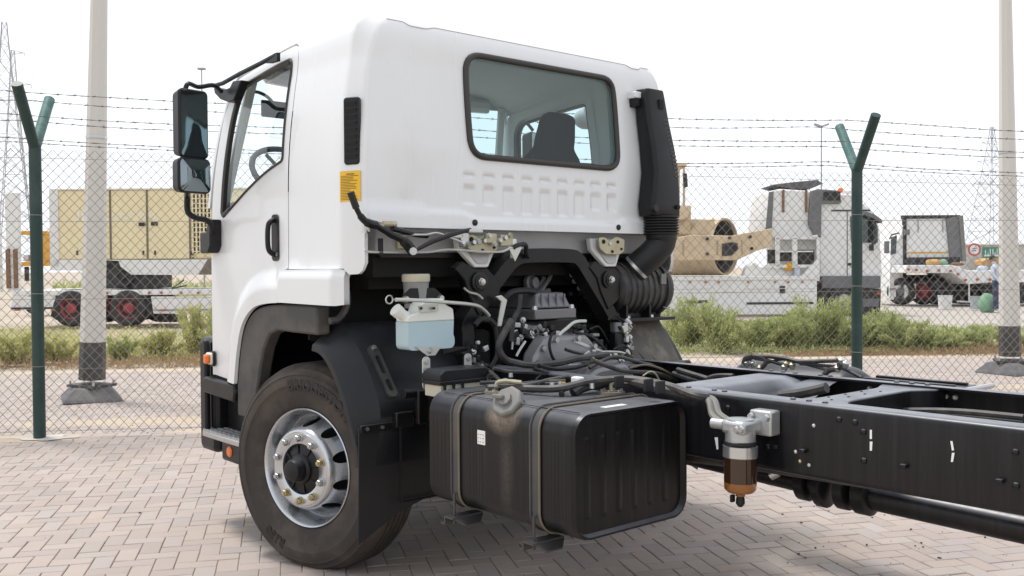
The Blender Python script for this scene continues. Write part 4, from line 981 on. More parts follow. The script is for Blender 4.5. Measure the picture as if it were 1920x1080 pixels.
# sender units, hoses and harness over the tank
for u, v in ((932, 738), (1147, 739)):
    p = PX(u, v, 'z', TZ1); MB().lathe([(.0, .014), (.055, .012), (.058, 0)], p, (0, 0, 1), 20).build('sender_flange', 'strap_trim', tank)
    for k in range(6):
        a = k*math.pi/3; MB().cyl(p+Vector((.043*math.cos(a), .043*math.sin(a), .012)), p+Vector((.043*math.cos(a), .043*math.sin(a), .022)), .006, n=6).build('bolt', 'steel', tank)
    MB().tube(spl([p+Vector((0, 0, .01)), p+Vector((.0, 0, .045)), p+Vector((.03, .02, .055)), p+Vector((.09, .06, .05))]), .009, 8).build('sender_pipe', 'zinc_yellow', tank)
MB().bb((1.78, -.86, TZ1-.001), (1.81, -.74, TZ1+.0015)).build('sticker', 'sticker_white', tank, smooth=0)
def hose(pts, ax, val, r_, m='hose', name='hose', dz=0, n=8, k=6):
    vals = val if isinstance(val, (list, tuple)) else [val]*len(pts)
    return MB().tube(spl([PX(u, v, ax, q) for (u, v), q in zip(pts, vals)], k), r_, n).build(name, m, truck)
hose([(915, 728), (960, 727), (1000, 729), (1050, 728), (1110, 715), (1180, 711), (1250, 723), (1300, 741), (1326, 745)], 'z', [.985, .99, .99, 1.0, 1.02, 1.03, 1.02, 1.0, .99], .017)
hose([(1075, 738), (1085, 730), (1110, 722), (1150, 716), (1175, 714), (1230, 726), (1290, 741)], 'z', [.975, .99, 1.0, 1.01, 1.02, 1.01, .99], .021)
hose([(1053, 740), (1055, 731), (1070, 726), (1120, 718)], 'z', [.975, .99, 1.0, 1.0], .013)
hose([(900, 718), (940, 717), (985, 722), (1030, 712), (1065, 706)], 'z', 1.0, .009)
hose([(912, 724), (960, 721), (1010, 716), (1060, 714)], 'z', .995, .008); hose([(930, 728), (1000, 720), (1055, 719)], 'z', .99, .007)
hose([(895, 693), (912, 700), (920, 718), (928, 730)], 'y', -.72, .008); hose([(905, 690), (930, 705), (945, 725)], 'y', -.72, .007); hose([(918, 725), (914, 708), (922, 702), (934, 712), (944, 724)], 'y', -.74, .006)
hose([(860, 690), (885, 687), (905, 690), (925, 700)], 'y', -.62, .010)
hose([(1326, 745), (1340, 752), (1348, 775), (1365, 788)], 'y', [-.47, -.50, -.53, -.54], .013, 'cap_grey'); hose([(1320, 745), (1330, 754), (1336, 778), (1350, 790)], 'y', [-.48, -.51, -.54, -.56], .013, 'cap_grey')
hose([(1010, 722), (1005, 712), (1013, 704)], 'z', 1.0, .004, 'rubber')
MB().box(PX(1083, 714, 'z', 1.02), (.05, .035, .035)).build('connector', 'sticker_white', truck, bevel=.006)
MB().box(PX(1057, 723, 'z', 1.0), (.012, .012, .03)).build('cable_tag', 'label_yellow', truck)
for u, v in ((1161, 716), (1216, 722), (1238, 726)): MB().box(PX(u, v, 'z', 1.03), (.012, .05, .05)).build('cable_clip', 'rubber', truck, bevel=.003)
for u, v in ((957, 707), (947, 718), (1110, 728), (1050, 724), (1035, 726)): p = PX(u, v, 'z', 1.0); MB().lathe([(0, .02), (.010, .02), (.012, 0)], p, (0, 0, 1), 6).build('stud', 'steel', truck)

# ------------------------------------------------------------------ fuse box in front of the tank
fx = MB().prism(roundpoly([(-1.0, 1.00), (-.70, 1.00), (-.70, 1.028), (-.74, 1.05), (-.97, 1.05), (-1.0, 1.03)], .006), 'x', .80, .94).build('fuse_box', 'black_plastic', truck, bevel=.006)
MB().bb((.805, -1.005, .985), (.945, -.695, 1.002)).build('lid_rim', 'black_plastic', fx, bevel=.003); MB().bb((.815, -.995, .93), (.935, -.71, .984)).build('box_body', 'cream_cap', fx, bevel=.004)
for y in (-.96, -.72): MB().prism(rrect(y-.02, .95, y+.02, 1.10, .019), 'x', .775, .782).build('lug', 'zinc_pale', fx); MB().lathe([(0, .01), (.01, .01), (.012, 0)], (.783, y, 1.075), (1, 0, 0), 6).build('bolt', 'steel', fx)
for y in (-.98, -.93, -.88): MB().box((.947, y, .975), (.006, .012, .035)).build('clip', 'black_plastic', fx)

# ------------------------------------------------------------------ fuel filter / water separator on the near web
fq = PX(1388, 850, 'y', -.545); fx_, fy_ = fq.x, fq.y
def fz(v): return PX(1388, v, 'y', -.545).z
ff = MB().prism(rrect(fx_-.075, fz(822), fx_+.04, fz(786), .01), 'y', -.60, -.49)
fh = MB().lathe([(.0, fz(783)), (.050, fz(785)), (.056, fz(800)), (.056, fz(828))], (fx_, fy_, 0), (0, 0, 1), 24).build('fuel_filter', 'aluminium', truck, smooth=40)
p = PX(1402, 790, 'y', -.47); MB().bb((fx_+.0, -.49, fz(822)+.01), (fx_+.095, -.426, fz(770))).build('mounting_flange', 'aluminium', fh, bevel=.008)
MB().bb((fx_-.05, -.60, fz(812)), (fx_+.055, -.48, fz(786))).build('filter_head', 'aluminium', fh, bevel=.014)
MB().cyl((fx_-.04, -.575, fz(797)), (fx_-.10, -.58, fz(797)), .02, n=12).build('inlet', 'aluminium', fh)
for dx, z, y in ((.012, fz(782), -.493), (.08, fz(782), -.493), (.028, fz(801), -.603), (.048, fz(799), -.603)): MB().lathe([(0, .012), (.010, .012), (.014, .0)], (fx_+dx, y, z), (0, -1, 0), 12).build('bolt', 'steel', fh)
MB().lathe([(.057, fz(833)), (.060, fz(831)), (.060, fz(827)), (.057, fz(826))], (fx_, fy_, 0), (0, 0, 1), 24).build('seal_ring', 'rubber', fh)
MB().lathe([(.055, fz(834)), (.064, fz(835)), (.0645, fz(855)), (.060, fz(857)), (.02, fz(857))], (fx_, fy_, 0), (0, 0, 1), 28).build('lock_ring', 'rim_silver', fh, smooth=30)
MB().lathe([(.060, fz(857)), (.060, fz(903))], (fx_, fy_, 0), (0, 0, 1), 28).build('bowl', 'fuel_bowl', fh); MB().lathe([(.060, fz(903)), (.059, fz(916)), (.048, fz(922)), (.015, fz(923)), (.0, fz(923))], (fx_, fy_, 0), (0, 0, 1), 28).build('bowl_base', 'fuel_amber', fh, smooth=50)
MB().cyl((fx_, fy_, fz(921)), (fx_, fy_, fz(930)), .018, n=12).build('drain_collar', 'fuel_amber', fh); MB().lathe([(.011, fz(929)), (.016, fz(934)), (.017, fz(944)), (.008, fz(950)), (0, fz(950))], (fx_, fy_, 0), (0, 0, 1), 12).build('drain_valve', 'black_plastic', fh); MB().box((fx_-.028, fy_-.01, fz(936)), (.012, .02, .028)).build('drain_tap', 'black_plastic', fh, bevel=.003)

# ------------------------------------------------------------------ cab rear beam, latches, hoop, engine
MB().bb((.36, -1.02, 1.575), (.46, 1.02, 1.70)).build('cab_sill_beam', 'primer_grey', truck, bevel=.012)
MB().bb((.30, -1.0, 1.46), (.40, 1.0, 1.575)).build('cab_underside', 'dark_under', truck)
MB().bb((.40, -1.0, 1.555), (.47, 1.0, 1.580)).build('beam_flange', 'black_paint', truck)
MB().bb((-1.0, -1.12, 1.00), (-.95, 1.12, 1.52)).build('bulkhead', 'dark_under', truck)
MB().bb((-.95, -.95, 1.40), (.28, .95, 1.49)).build('floor_pan', 'dark_under', truck)
MB().plate([(.05, -1.16, 1.48), (.05, -.62, 1.48), (.05, -.62, 1.0), (.05, -1.16, 1.15)], (.01, 0, 0)).build('arch_wall', 'dark_under', truck); MB().plate([(.05, 1.16, 1.48), (.05, .62, 1.48), (.05, .62, 1.0), (.05, 1.16, 1.15)], (.01, 0, 0)).build('arch_wall', 'dark_under', truck)
MB().plate([(-.62, -.62, .45), (.30, -.62, .45), (.30, -.62, 1.45), (-.62, -.62, 1.45)], (0, .01, 0)).build('inner_arch', 'dark_under', truck); MB().plate([(-.62, .62, .45), (.30, .62, .45), (.30, .62, 1.45), (-.62, .62, 1.45)], (0, -.01, 0)).build('inner_arch', 'dark_under', truck)
# pale pressed brackets with the latch plates, one per side
def latch(yc):
    t = MB().plate([(.50, yc-.125, 1.665), (.50, yc-.115, 1.60), (.53, yc-.03, 1.505), (.53, yc+.055, 1.505), (.50, yc+.115, 1.575), (.50, yc+.12, 1.665)], (.04, 0, 0)).build('latch_bracket', 'sticker_white', truck, bevel=.008)
    MB().plate([(.541, yc-.085, 1.66), (.541, yc-.08, 1.60), (.571, yc-.02, 1.525), (.571, yc+.045, 1.525), (.541, yc+.085, 1.58), (.541, yc+.09, 1.66)], (.003, 0, 0)).build('bracket_hollow', 'primer_grey', t)
    pl = MB().prism(roundpoly([(yc-.10, 1.605), (yc-.05, 1.575), (yc+.06, 1.572), (yc+.10, 1.59), (yc+.105, 1.66), (yc+.04, 1.675), (yc-.02, 1.65), (yc-.06, 1.672), (yc-.105, 1.665)], .012), 'x', .575, .59).build('latch_plate', 'zinc_yellow', t, bevel=.003)
    for dy, dz_, r_, m_ in ((-.07, .02, .013, 'dark_under'), (-.02, .01, .012, 'steel'), (.045, .02, .010, 'dark_under'), (.075, -.02, .008, 'dark_under'), (.0, -.035, .009, 'dark_under')): MB().lathe([(0, .006), (r_*.8, .006), (r_, 0)], (.59, yc+dy, 1.625+dz_), (1, 0, 0), 12).build('pin', m_, pl)
    # black mount below, with its bush bolt
    b = MB().plate([(.50, yc-.15, 1.50), (.50, yc-.10, 1.535), (.50, yc-.02, 1.50), (.50, yc+.06, 1.50), (.50, yc+.15, 1.42), (.50, yc+.13, 1.34), (.50, yc+.0, 1.26), (.50, yc-.06, 1.36), (.50, yc-.09, 1.44)], (.058, 0, 0)).build('cab_mount', 'black_paint', t, bevel=.006)
    MB().lathe([(.048, -.02), (.05, .012), (.036, .016), (.036, .022), (0, .022)], (.558, yc+.0, 1.432), (1, 0, 0), 24).build('bush', 'rubber', b); MB().lathe([(.021, .022), (.021, .026), (.016, .027), (.016, .038), (0, .04)], (.558, yc, 1.432), (1, 0, 0), 6).build('bolt', 'steel', b, smooth=25)
    return t
for yc in (-.475, .465): latch(yc)
for y, z, sx, sz, m_ in ((-.60, 1.64, .05, .07, 'steel'), (-.43, 1.65, .07, .05, 'zinc_yellow'), (-.33, 1.64, .08, .06, 'zinc_yellow'), (-.28, 1.60, .03, .10, 'sticker_white'), (-.66, 1.66, .10, .025, 'zinc_pale'), (-.53, 1.685, .09, .02, 'zinc_pale'), (-.88, 1.63, .06, .07, 'zinc_yellow')):
    MB().box((.60 if m_ != 'zinc_yellow' or y > -.8 else .47, y, z), (.025, sx, sz)).build('linkage_plate', m_, truck, bevel=.006)
r = random.Random(8)
for i in range(10):
    p = Vector((.61, -.62+.034*i, 1.64+r.uniform(-.03, .03))); MB().lathe([(0, .016), (.011, .016), (.014, 0)], p, (1, 0, r.uniform(-.3, .3)), 8).build('linkage_pin', r.choice(('steel', 'zinc_pale', 'zinc_yellow')), truck)
# small white triangular flag plate on the cable stay
MB().plate([PX(952, 462, 'x', .62), PX(978, 464, 'x', .62), PX(965, 490, 'x', .62)], (.004, 0, 0)).build('stay_plate', 'zinc_pale', truck)
# tilt lever: grip, bent arm, forked link, torsion arm
hp = [PX(657, 360, 'x', .70), PX(668, 390, 'x', .70)]
MB().tube(hp, .016, 10).build('lever_grip', 'rubber', truck)
MB().tube(spl([PX(668, 390, 'x', .70), PX(676, 405, 'x', .70), PX(688, 417, 'x', .70), PX(705, 422, 'x', .69)]), [.012]*6+[.016]*6+[.02]*7, 10).build('tilt_lever', 'black_paint', truck)
MB().tube(spl([PX(698, 418, 'x', .69), PX(730, 438, 'x', .67), PX(757, 452, 'x', .66), PX(774, 472, 'x', .65)]), [.014]*6+[.016]*6+[.024]*6+[.026], 10).build('tilt_lever', 'black_paint', truck)
MB().tube([PX(776, 471, 'x', .65), PX(812, 452, 'x', .64), PX(845, 440, 'x', .62), PX(882, 430, 'x', .60)], [.008, .012, .013, .009], 8).build('tilt_link', 'black_paint', truck)
MB().tube([PX(735, 428, 'x', .66), PX(780, 440, 'x', .60), PX(800, 442, 'x', .55)], .014, 8).build('tilt_link', 'black_paint', truck)
MB().lathe([(0, .012), (.018, .012), (.02, -.03)], PX(774, 471, 'x', .675), (1, -.4, 0), 12).build('pivot_pin', 'steel', truck)
rods = [((692, 434), (692, 418), (712, 416)), ((712, 418), (730, 420), (742, 440), (770, 440), (800, 440), (820, 437), (850, 448), (870, 456)), ((684, 468), (690, 472), (720, 473), (800, 473), (840, 468), (905, 472), (940, 472), (955, 466), (975, 463)), ((690, 472), (690, 455), (700, 440))]
for rd_ in rods[:3]: MB().tube(spl([PX(u, v, 'x', .62) for u, v in rd_], 4), .0055, 6).build('latch_rod', 'zinc_pale', truck)
MB().cyl(PX(718, 420, 'x', .655), PX(742, 420, 'x', .655), .014, n=10).build('return_spring', 'zinc_yellow', truck)
MB().bb((.61, -1.105, 1.565), (.625, -1.085, 1.64)).build('rod_clip', 'black_paint', truck)
# reservoir bottle with blue washer fluid, dipstick, brake fluid pot
bx = .72
p0, p1 = PX(746, 580, 'x', bx), PX(851, 652, 'x', bx); y0, y1, zb_, zt_ = p0.y+.055, p1.y+.005, p1.z, PX(800, 578, 'x', bx).z
zl = PX(800, 603, 'x', bx).z
bt = MB().prism(roundpoly([(y0, zl), (y0, zb_), (y1, zb_), (y1, zb_+.05), (y1-.008, zb_+.06), (y1-.004, zl)], [0, .03, .03, .01, .01, 0]), 'x', bx-.10, bx).build('washer_bottle', 'bottle_blue', truck, bevel=.006)
MB().prism(roundpoly([(y0, zl), (y1, zl), (y1-.005, zl+.055), (y1-.05, zl+.075), (y1-.06, zl+.105), (y0+.09, zl+.105), (y0+.065, zl+.045), (y0, zl+.03)], [0, 0, .012, .012, .012, .012, .012, .012]), 'x', bx-.10, bx).build('bottle_top', 'bottle_white', bt, bevel=.006)
MB().tube([PX(765, 597, 'x', bx-.05), PX(747, 585, 'x', bx-.05)], [.026, .026], 14).build('filler_neck', 'bottle_white', bt); MB().tube([PX(749, 587, 'x', bx-.05), PX(741, 580, 'x', bx-.05)], .031, 14).build('filler_cap', 'bottle_white', bt)
MB().plate([PX(u, v, 'x', bx+.004) for u, v in ((778, 650), (826, 650), (815, 666), (800, 667))], (.005, 0, 0)).build('bottle_bracket', 'zinc_pale', bt); MB().lathe([(0, .014), (.011, .014), (.016, 0)], PX(806, 657, 'x', bx+.008), (1, 0, 0), 10).build('bolt', 'steel', bt)
MB().plate([PX(u, v, 'x', bx+.006) for u, v in ((783, 573), (820, 571), (822, 583), (786, 586))], (.005, 0, 0)).build('bottle_bracket', 'zinc_pale', bt)
for u, v in ((790, 578), (814, 578)): MB().cyl(PX(u, v, 'x', bx+.008), PX(u, v, 'x', bx+.03), .007, n=6).build('bolt', 'rubber', bt)
dk = spl([PX(742, 562, 'x', .78), PX(780, 563, 'x', .78), PX(840, 567, 'x', .75), PX(890, 572, 'x', .70), PX(908, 582, 'x', .66), PX(917, 592, 'x', .64)], 5)
MB().tube(dk, .009, 8).build('dipstick_tube', 'zinc_pale', truck)
rc = PX(730, 562, 'x', .78); MB().tube([rc+Vector((0, .018*math.cos(a), .018*math.sin(a))) for a in [2*math.pi*i/20 for i in range(21)]], .0035, 6, False).build('dipstick_ring', 'steel', truck); MB().tube([rc+Vector((0, .018, 0)), PX(745, 562, 'x', .78)], .0035, 6).build('dipstick', 'steel', truck)
bc = PX(780, 540, 'x', .58); k_ = 1/365
MB().lathe([(0, -.10), (.055, -.095), (.058, -.04), (.062, .03), (.062, .036)], bc, (0, 0, 1), 24).build('brake_fluid_pot', 'reservoir', truck, smooth=40); MB().lathe([(.065, .030), (.067, .034), (.067, .062), (.062, .067), (0, .067)], bc, (0, 0, 1), 28).build('pot_cap', 'cream_cap', truck, smooth=30)
MB().plate([bc+Vector((.05, -.125, -.07)), bc+Vector((.05, .125, -.07)), bc+Vector((.05, .11, -.03)), bc+Vector((.05, .07, .0)), bc+Vector((.05, -.07, .0)), bc+Vector((.05, -.11, -.03))], (.004, 0, 0)).build('pot_bracket', 'black_paint', truck)
for dy in (-.10, .10): MB().lathe([(0, .016), (.014, .016), (.018, 0)], bc+Vector((.056, dy, -.05)), (1, 0, 0), 10).build('bolt', 'steel', truck)
MB().plate([PX(828, 650, 'x', .66), PX(880, 650, 'x', .60), PX(885, 668, 'x', .60), PX(872, 672, 'x', .60), PX(866, 664, 'x', .6), PX(828, 664, 'x', .66)], (.01, 0, 0)).build('support_arm', 'black_paint', truck)
# hoop (rear cab support arch)
hx = .50; hoop = [(-.535, .98), (-.535, 1.16), (-.52, 1.24), (-.30, 1.475), (-.215, 1.545), (-.12, 1.565), (.17, 1.565), (.245, 1.545), (.31, 1.475), (.50, 1.24), (.525, 1.16), (.53, .98)]
hp_ = spl([(hx, y, z) for y, z in hoop], 4); wv = []; hb = MB()
T_ = [(hp_[min(len(hp_)-1, i+1)]-hp_[max(0, i-1)]).normalized() for i in range(len(hp_))]
for p, t in zip(hp_, T_):
    n_ = Vector((0, -t.z, t.y)); wv += [p+n_*.038+Vector((-.05, 0, 0)), p+n_*.038+Vector((.05, 0, 0)), p-n_*.038+Vector((.05, 0, 0)), p-n_*.038+Vector((-.05, 0, 0))]
hb.add(wv, [(i*4+k, i*4+(k+1) % 4, (i+1)*4+(k+1) % 4, (i+1)*4+k) for i in range(len(hp_)-1) for k in range(4)]).build('support_hoop', 'black_paint', truck, smooth=30, bevel=.008)
MB().plate([PX(u, v, 'x', .60) for u, v in ((927, 556), (938, 553), (949, 562), (938, 612), (930, 612), (938, 566))], (.012, 0, 0)).build('hose_bracket', 'zinc_pale', truck, bevel=.004)
MB().tube(spl([PX(962, 465, 'x', .62), PX(970, 460, 'x', .62), PX(985, 459, 'x', .60), PX(987, 475, 'x', .58), PX(990, 482, 'x', .56)], 4), .012, 8).build('hose', 'rubber', truck)
# engine: block, rocker cover, bell housing, gearbox, plumbing
MB().bb((-.75, -.30, .80), (.50, .30, 1.24)).build('engine_block', 'black_paint', truck, bevel=.03)
MB().bb((.05, -.42, .85), (.45, -.30, 1.18)).build('engine_block', 'dark_under', truck, bevel=.03)
def hat(z0, z1, x0, x1, y0, y1, ins): 
    return MB().add([(x0, y0, z0), (x1, y0, z0), (x1, y1, z0), (x0, y1, z0), (x0, y0+ins, z1), (x1-ins, y0+ins, z1), (x1-ins, y1-ins, z1), (x0, y1-ins, z1)], [(3, 2, 1, 0), (4, 5, 6, 7), (0, 1, 5, 4), (1, 2, 6, 5), (2, 3, 7, 6), (3, 0, 4, 7)])
rk = hat(1.285, 1.368, -.70, .60, -.125, .135, .03).build('rocker_cover', 'rocker_grey', truck, bevel=.012)
MB().bb((-.72, -.145, 1.228), (.615, .155, 1.281)).build('cover_flange', 'rocker_grey', rk, bevel=.006)
for i in range(4): MB().box((.592, -.08+.055*i, 1.325), (.012, .008, .07)).build('cover_rib', 'rocker_grey', rk)
for y in (-.13, .14): MB().lathe([(0, .02), (.014, .02), (.018, 0)], (.59, y, 1.281), (0, 0, 1), 8).build('bolt', 'steel', rk)
MB().plate([(.62, -.26, .98), (.62, .26, .98), (.62, .24, 1.06), (.60, .15, 1.155), (.60, -.14, 1.155), (.62, -.24, 1.06)], (.10, 0, -.015)).build('bell_housing', 'cast_grey', truck, bevel=.02)
for y, z in ((-.19, 1.10), (-.1, 1.14), (.06, 1.14), (.18, 1.09), (-.22, 1.03), (.21, 1.02)): MB().lathe([(0, .016), (.014, .016), (.018, 0)], (.72, y, z-.012), (1, 0, 0), 8).build('bolt', 'steel', truck)
MB().prism(roundpoly([(-.20, .70), (.20, .70), (.22, .90), (.12, 1.015), (-.10, 1.0), (-.22, .90)], .03), 'x', .70, 1.02).build('gearbox', 'cast_grey', truck, bevel=.02)
MB().bb((.80, .0, .99), (.96, .13, 1.025)).build('gear_cover', 'rocker_grey', truck, bevel=.014); MB().bb((.84, .13, .98), (1.0, .24, 1.01)).build('gear_cover', 'rocker_grey', truck, bevel=.014)
vs, fs = text_mesh('0240', .055, .002); Mx = Matrix.Translation((.80, -.12, 1.004)) @ Matrix.Rotation(math.radians(60), 4, 'Z'); MB().add(vs, fs).xf(Mx).build('chalk_number', 'mark_white', truck, smooth=0, fix=False)
eng = [([(960, 600), (945, 625), (935, 650), (945, 672), (965, 680), (1000, 685), (1050, 680), (1085, 672), (1140, 665)], .90, .017, 'hose'), ([(975, 552), (972, 580), (962, 602), (958, 640)], .62, .015, 'hose'),
       ([(1098, 602), (1078, 604), (1062, 616), (1049, 628), (1047, 642), (1055, 650), (1078, 648)], .66, .010, 'zinc_pale'), ([(1035, 625), (1030, 645), (1035, 668), (1045, 682)], .74, .008, 'rubber'),
       ([(905, 600), (925, 605), (932, 640), (930, 670), (918, 690)], .60, .014, 'rubber'), ([(890, 610), (900, 600), (915, 598), (928, 610)], .60, .016, 'rubber'), ([(1075, 640), (1100, 650), (1125, 660), (1138, 668)], .70, .014, 'zinc_pale'), ([(1075, 622), (1105, 630), (1125, 645), (1140, 662)], .68, .008, 'rubber'),
       ([(1010, 505), (1030, 500), (1050, 505), (1065, 515)], .30, .012, 'hose'), ([(1105, 690), (1140, 672), (1165, 670), (1200, 680), (1250, 690)], 1.0, .010, 'hose'), ([(1100, 660), (1160, 660), (1180, 668)], .80, .006, 'zinc_pale'), ([(1150, 640), (1165, 620), (1170, 605), (1160, 595)], .62, .006, 'rubber'),
       ([(1110, 675), (1150, 690), (1180, 697), (1230, 700), (1270, 715)], 1.1, .012, 'hose'), ([(945, 560), (960, 548), (985, 545), (1005, 548)], .55, .018, 'rubber'), ([(1000, 690), (1030, 700), (1080, 700)], 1.0, .009, 'rubber')]
for pts, x_, r_, m_ in eng: MB().tube(spl([PX(u, v, 'x', x_) for u, v in pts], 5), r_, 8).build('engine_hose' if m_ != 'zinc_pale' else 'engine_pipe', m_, truck)
r = random.Random(21)
for (u0, u1, v0, v1, x_, n_) in ((955, 1000, 600, 640, .60, 14), (1070, 1125, 610, 655, .66, 22), (1015, 1045, 608, 632, .64, 10), (1095, 1180, 655, 690, .85, 16), (1150, 1185, 600, 670, .66, 14), (885, 935, 640, 690, .6, 10), (1060, 1100, 490, 560, .40, 8)):
    for i in range(n_):
        p = PX(r.uniform(u0, u1), r.uniform(v0, v1), 'x', x_); m_ = r.choice(('aluminium', 'zinc_pale', 'cast_grey', 'rubber', 'rubber', 'black_paint', 'steel'))
        if r.random() < .5: MB().box(p, (r.uniform(.02, .05), r.uniform(.015, .05), r.uniform(.015, .045)), Matrix.Rotation(r.uniform(-.5, .5), 3, 'X')).build('engine_fitting', m_, truck, bevel=.005)
        else: MB().lathe([(0, .02), (.010, .02), (.013, .008), (.016, .006), (.016, -.02)], p, (1, r.uniform(-1, 1), r.uniform(-1, 1)), 8).build('engine_fitting', m_, truck)
MB().bb((.38, -.25, 1.10), (.50, -.14, 1.22)).build('pump_body', 'aluminium', truck, bevel=.015)
MB().tube(spl([PX(945, 560, 'x', .3), PX(1000, 545, 'x', .3), PX(1015, 530, 'x', .3), PX(1020, 520, 'x', .3)]), .014, 8).build('engine_bracket', 'cast_grey', truck)
# air cleaner canister
ac = Vector((.44, .56, 1.37)); pr_ = [(0, 0), (.125, .0), (.15, .02), (.155, .05)]
for i in range(6): pr_ += [(.155, .06+.05*i), (.163, .065+.05*i), (.163, .085+.05*i), (.155, .09+.05*i)]
pr_ += [(.155, .37), (.168, .375), (.168, .40), (.155, .405), (.150, .44), (.12, .47), (0, .475)]
aco = MB().lathe(pr_, ac, (0, 1, 0), 40).build('air_cleaner', 'dusty_plastic', truck, smooth=40)
MB().box(ac+Vector((.16, .33, .06)), (.012, .045, .06)).build('sticker', 'cap_grey', aco); 
for a in (.6, -.7, 1.6): MB().tube(spl([ac+Vector((.165*math.cos(a), .37, .165*math.sin(a))), ac+Vector((.19*math.cos(a), .40, .19*math.sin(a))), ac+Vector((.17*math.cos(a), .42, .17*math.sin(a)))]), .004, 6).build('clip', 'steel', aco)
MB().bb((.30, .50, 1.185), (.60, 1.0, 1.205)).build('cleaner_tray', 'black_paint', aco, bevel=.004)
for y in (.62, .82): MB().lathe([(0, .014), (.016, .014), (.02, 0)], (.56, y, 1.206), (0, 0, 1), 8).build('bolt', 'steel', aco); MB().bb((.50, y-.03, 1.2), (.58, y-.015, 1.28)).build('cradle', 'black_paint', aco)
# drive shaft, joint lumps, exhaust pipe
MB().tube([(2.42, 0, .60), (4.85, 0, .545)], .056, 24).build('drive_shaft', 'frame_black', truck)
jn = MB()
for x, r_, l_ in ((1.40, .08, .05), (2.10, .075, .06), (2.19, .088, .05), (2.28, .080, .06), (2.36, .085, .07)): jn.lathe([(0, 0), (r_*.8, 0), (r_, .01), (r_, l_-.01), (r_*.8, l_), (0, l_)], (x, 0, .605), (1, 0, 0), 20)
jn.tube([(1.35, 0, .64), (2.2, 0, .605)], .05, 16); jn.build('universal_joint', 'black_paint', truck)
MB().bb((2.10, -.20, .69), (2.20, .20, .75)).build('bearing_hanger', 'black_paint', truck, bevel=.01); MB().cyl((2.08, -.13, .66), (2.05, -.14, .64), .02).build('grease_fitting', 'steel', truck)
MB().tube(spl([(.9, .25, .62), (1.5, .22, .60), (2.0, .22, .60), (2.5, .35, .60), (3.2, .7, .60)]), .042, 16).build('exhaust_pipe', 'exhaust', truck)
MB().tube(spl([(1.2, -.36, .66), (1.9, -.30, .70), (2.6, -.30, .72)]), .02, 8).build('hose', 'hose', truck)
# air reservoir and hoses on the far side
at_ = MB().lathe([(0, -.01), (.07, 0), (.12, .025), (.145, .07), (.15, .10), (.15, .64), (.145, .67), (.12, .715), (.07, .74), (0, .75)], (1.25, .74, .865), (1, 0, 0), 32).build('air_reservoir', 'black_paint', truck)
for pts, r_ in ((((1400, 672), (1430, 668), (1470, 672), (1500, 678), (1540, 677), (1570, 676)), .011), (((1440, 680), (1465, 674), (1490, 678), (1530, 688), (1555, 695)), .007), (((1405, 675), (1410, 668), (1430, 670), (1436, 680), (1425, 692)), .012), (((1500, 682), (1540, 685), (1570, 688), (1590, 695), (1615, 708)), .008), (((1545, 703), (1555, 694), (1572, 690), (1575, 680)), .014), (((1415, 672), (1440, 676), (1470, 684), (1490, 684)), .009), (((1395, 682), (1400, 672), (1412, 668)), .016)):
    MB().tube(spl([PX(u, v, 'y', .60) for u, v in pts], 5), r_, 8).build('air_hose', 'hose', at_)
for u, v, m_ in ((1578, 676, 'zinc_pale'), (1570, 690, 'zinc_pale'), (1586, 682, 'zinc_pale'), (1471, 688, 'zinc_pale'), (1485, 685, 'zinc_yellow'), (1475, 682, 'zinc_yellow'), (1400, 681, 'aluminium'), (1412, 682, 'aluminium'), (1425, 690, 'zinc_yellow')):
    MB().lathe([(.010, -.02), (.016, -.01), (.016, .008), (.010, .012), (0, .02)], PX(u, v, 'y', .60), (r.uniform(-.5, .5), -.3, 1), 8).build('air_fitting', m_, at_)
# far-side tray (battery carrier lid)
bt_ = MB().bb((1.98, .50, .945), (2.45, .86, .965)).build('carrier_lid', 'black_paint', truck, bevel=.008)
for y in (.56, .68, .80): MB().bb((2.0, y-.012, .965), (2.43, y+.012, .978)).build('lid_rib', 'black_paint', bt_, bevel=.004)
MB().tube([(2.45, .50, .95), (2.52, .52, .97), (2.52, .84, .97), (2.45, .86, .95)], .012, 8).build('lid_handle', 'primer_grey', bt_); MB().bb((2.0, .52, .60), (2.43, .84, .945)).build('carrier_box', 'black_paint', bt_, bevel=.01)

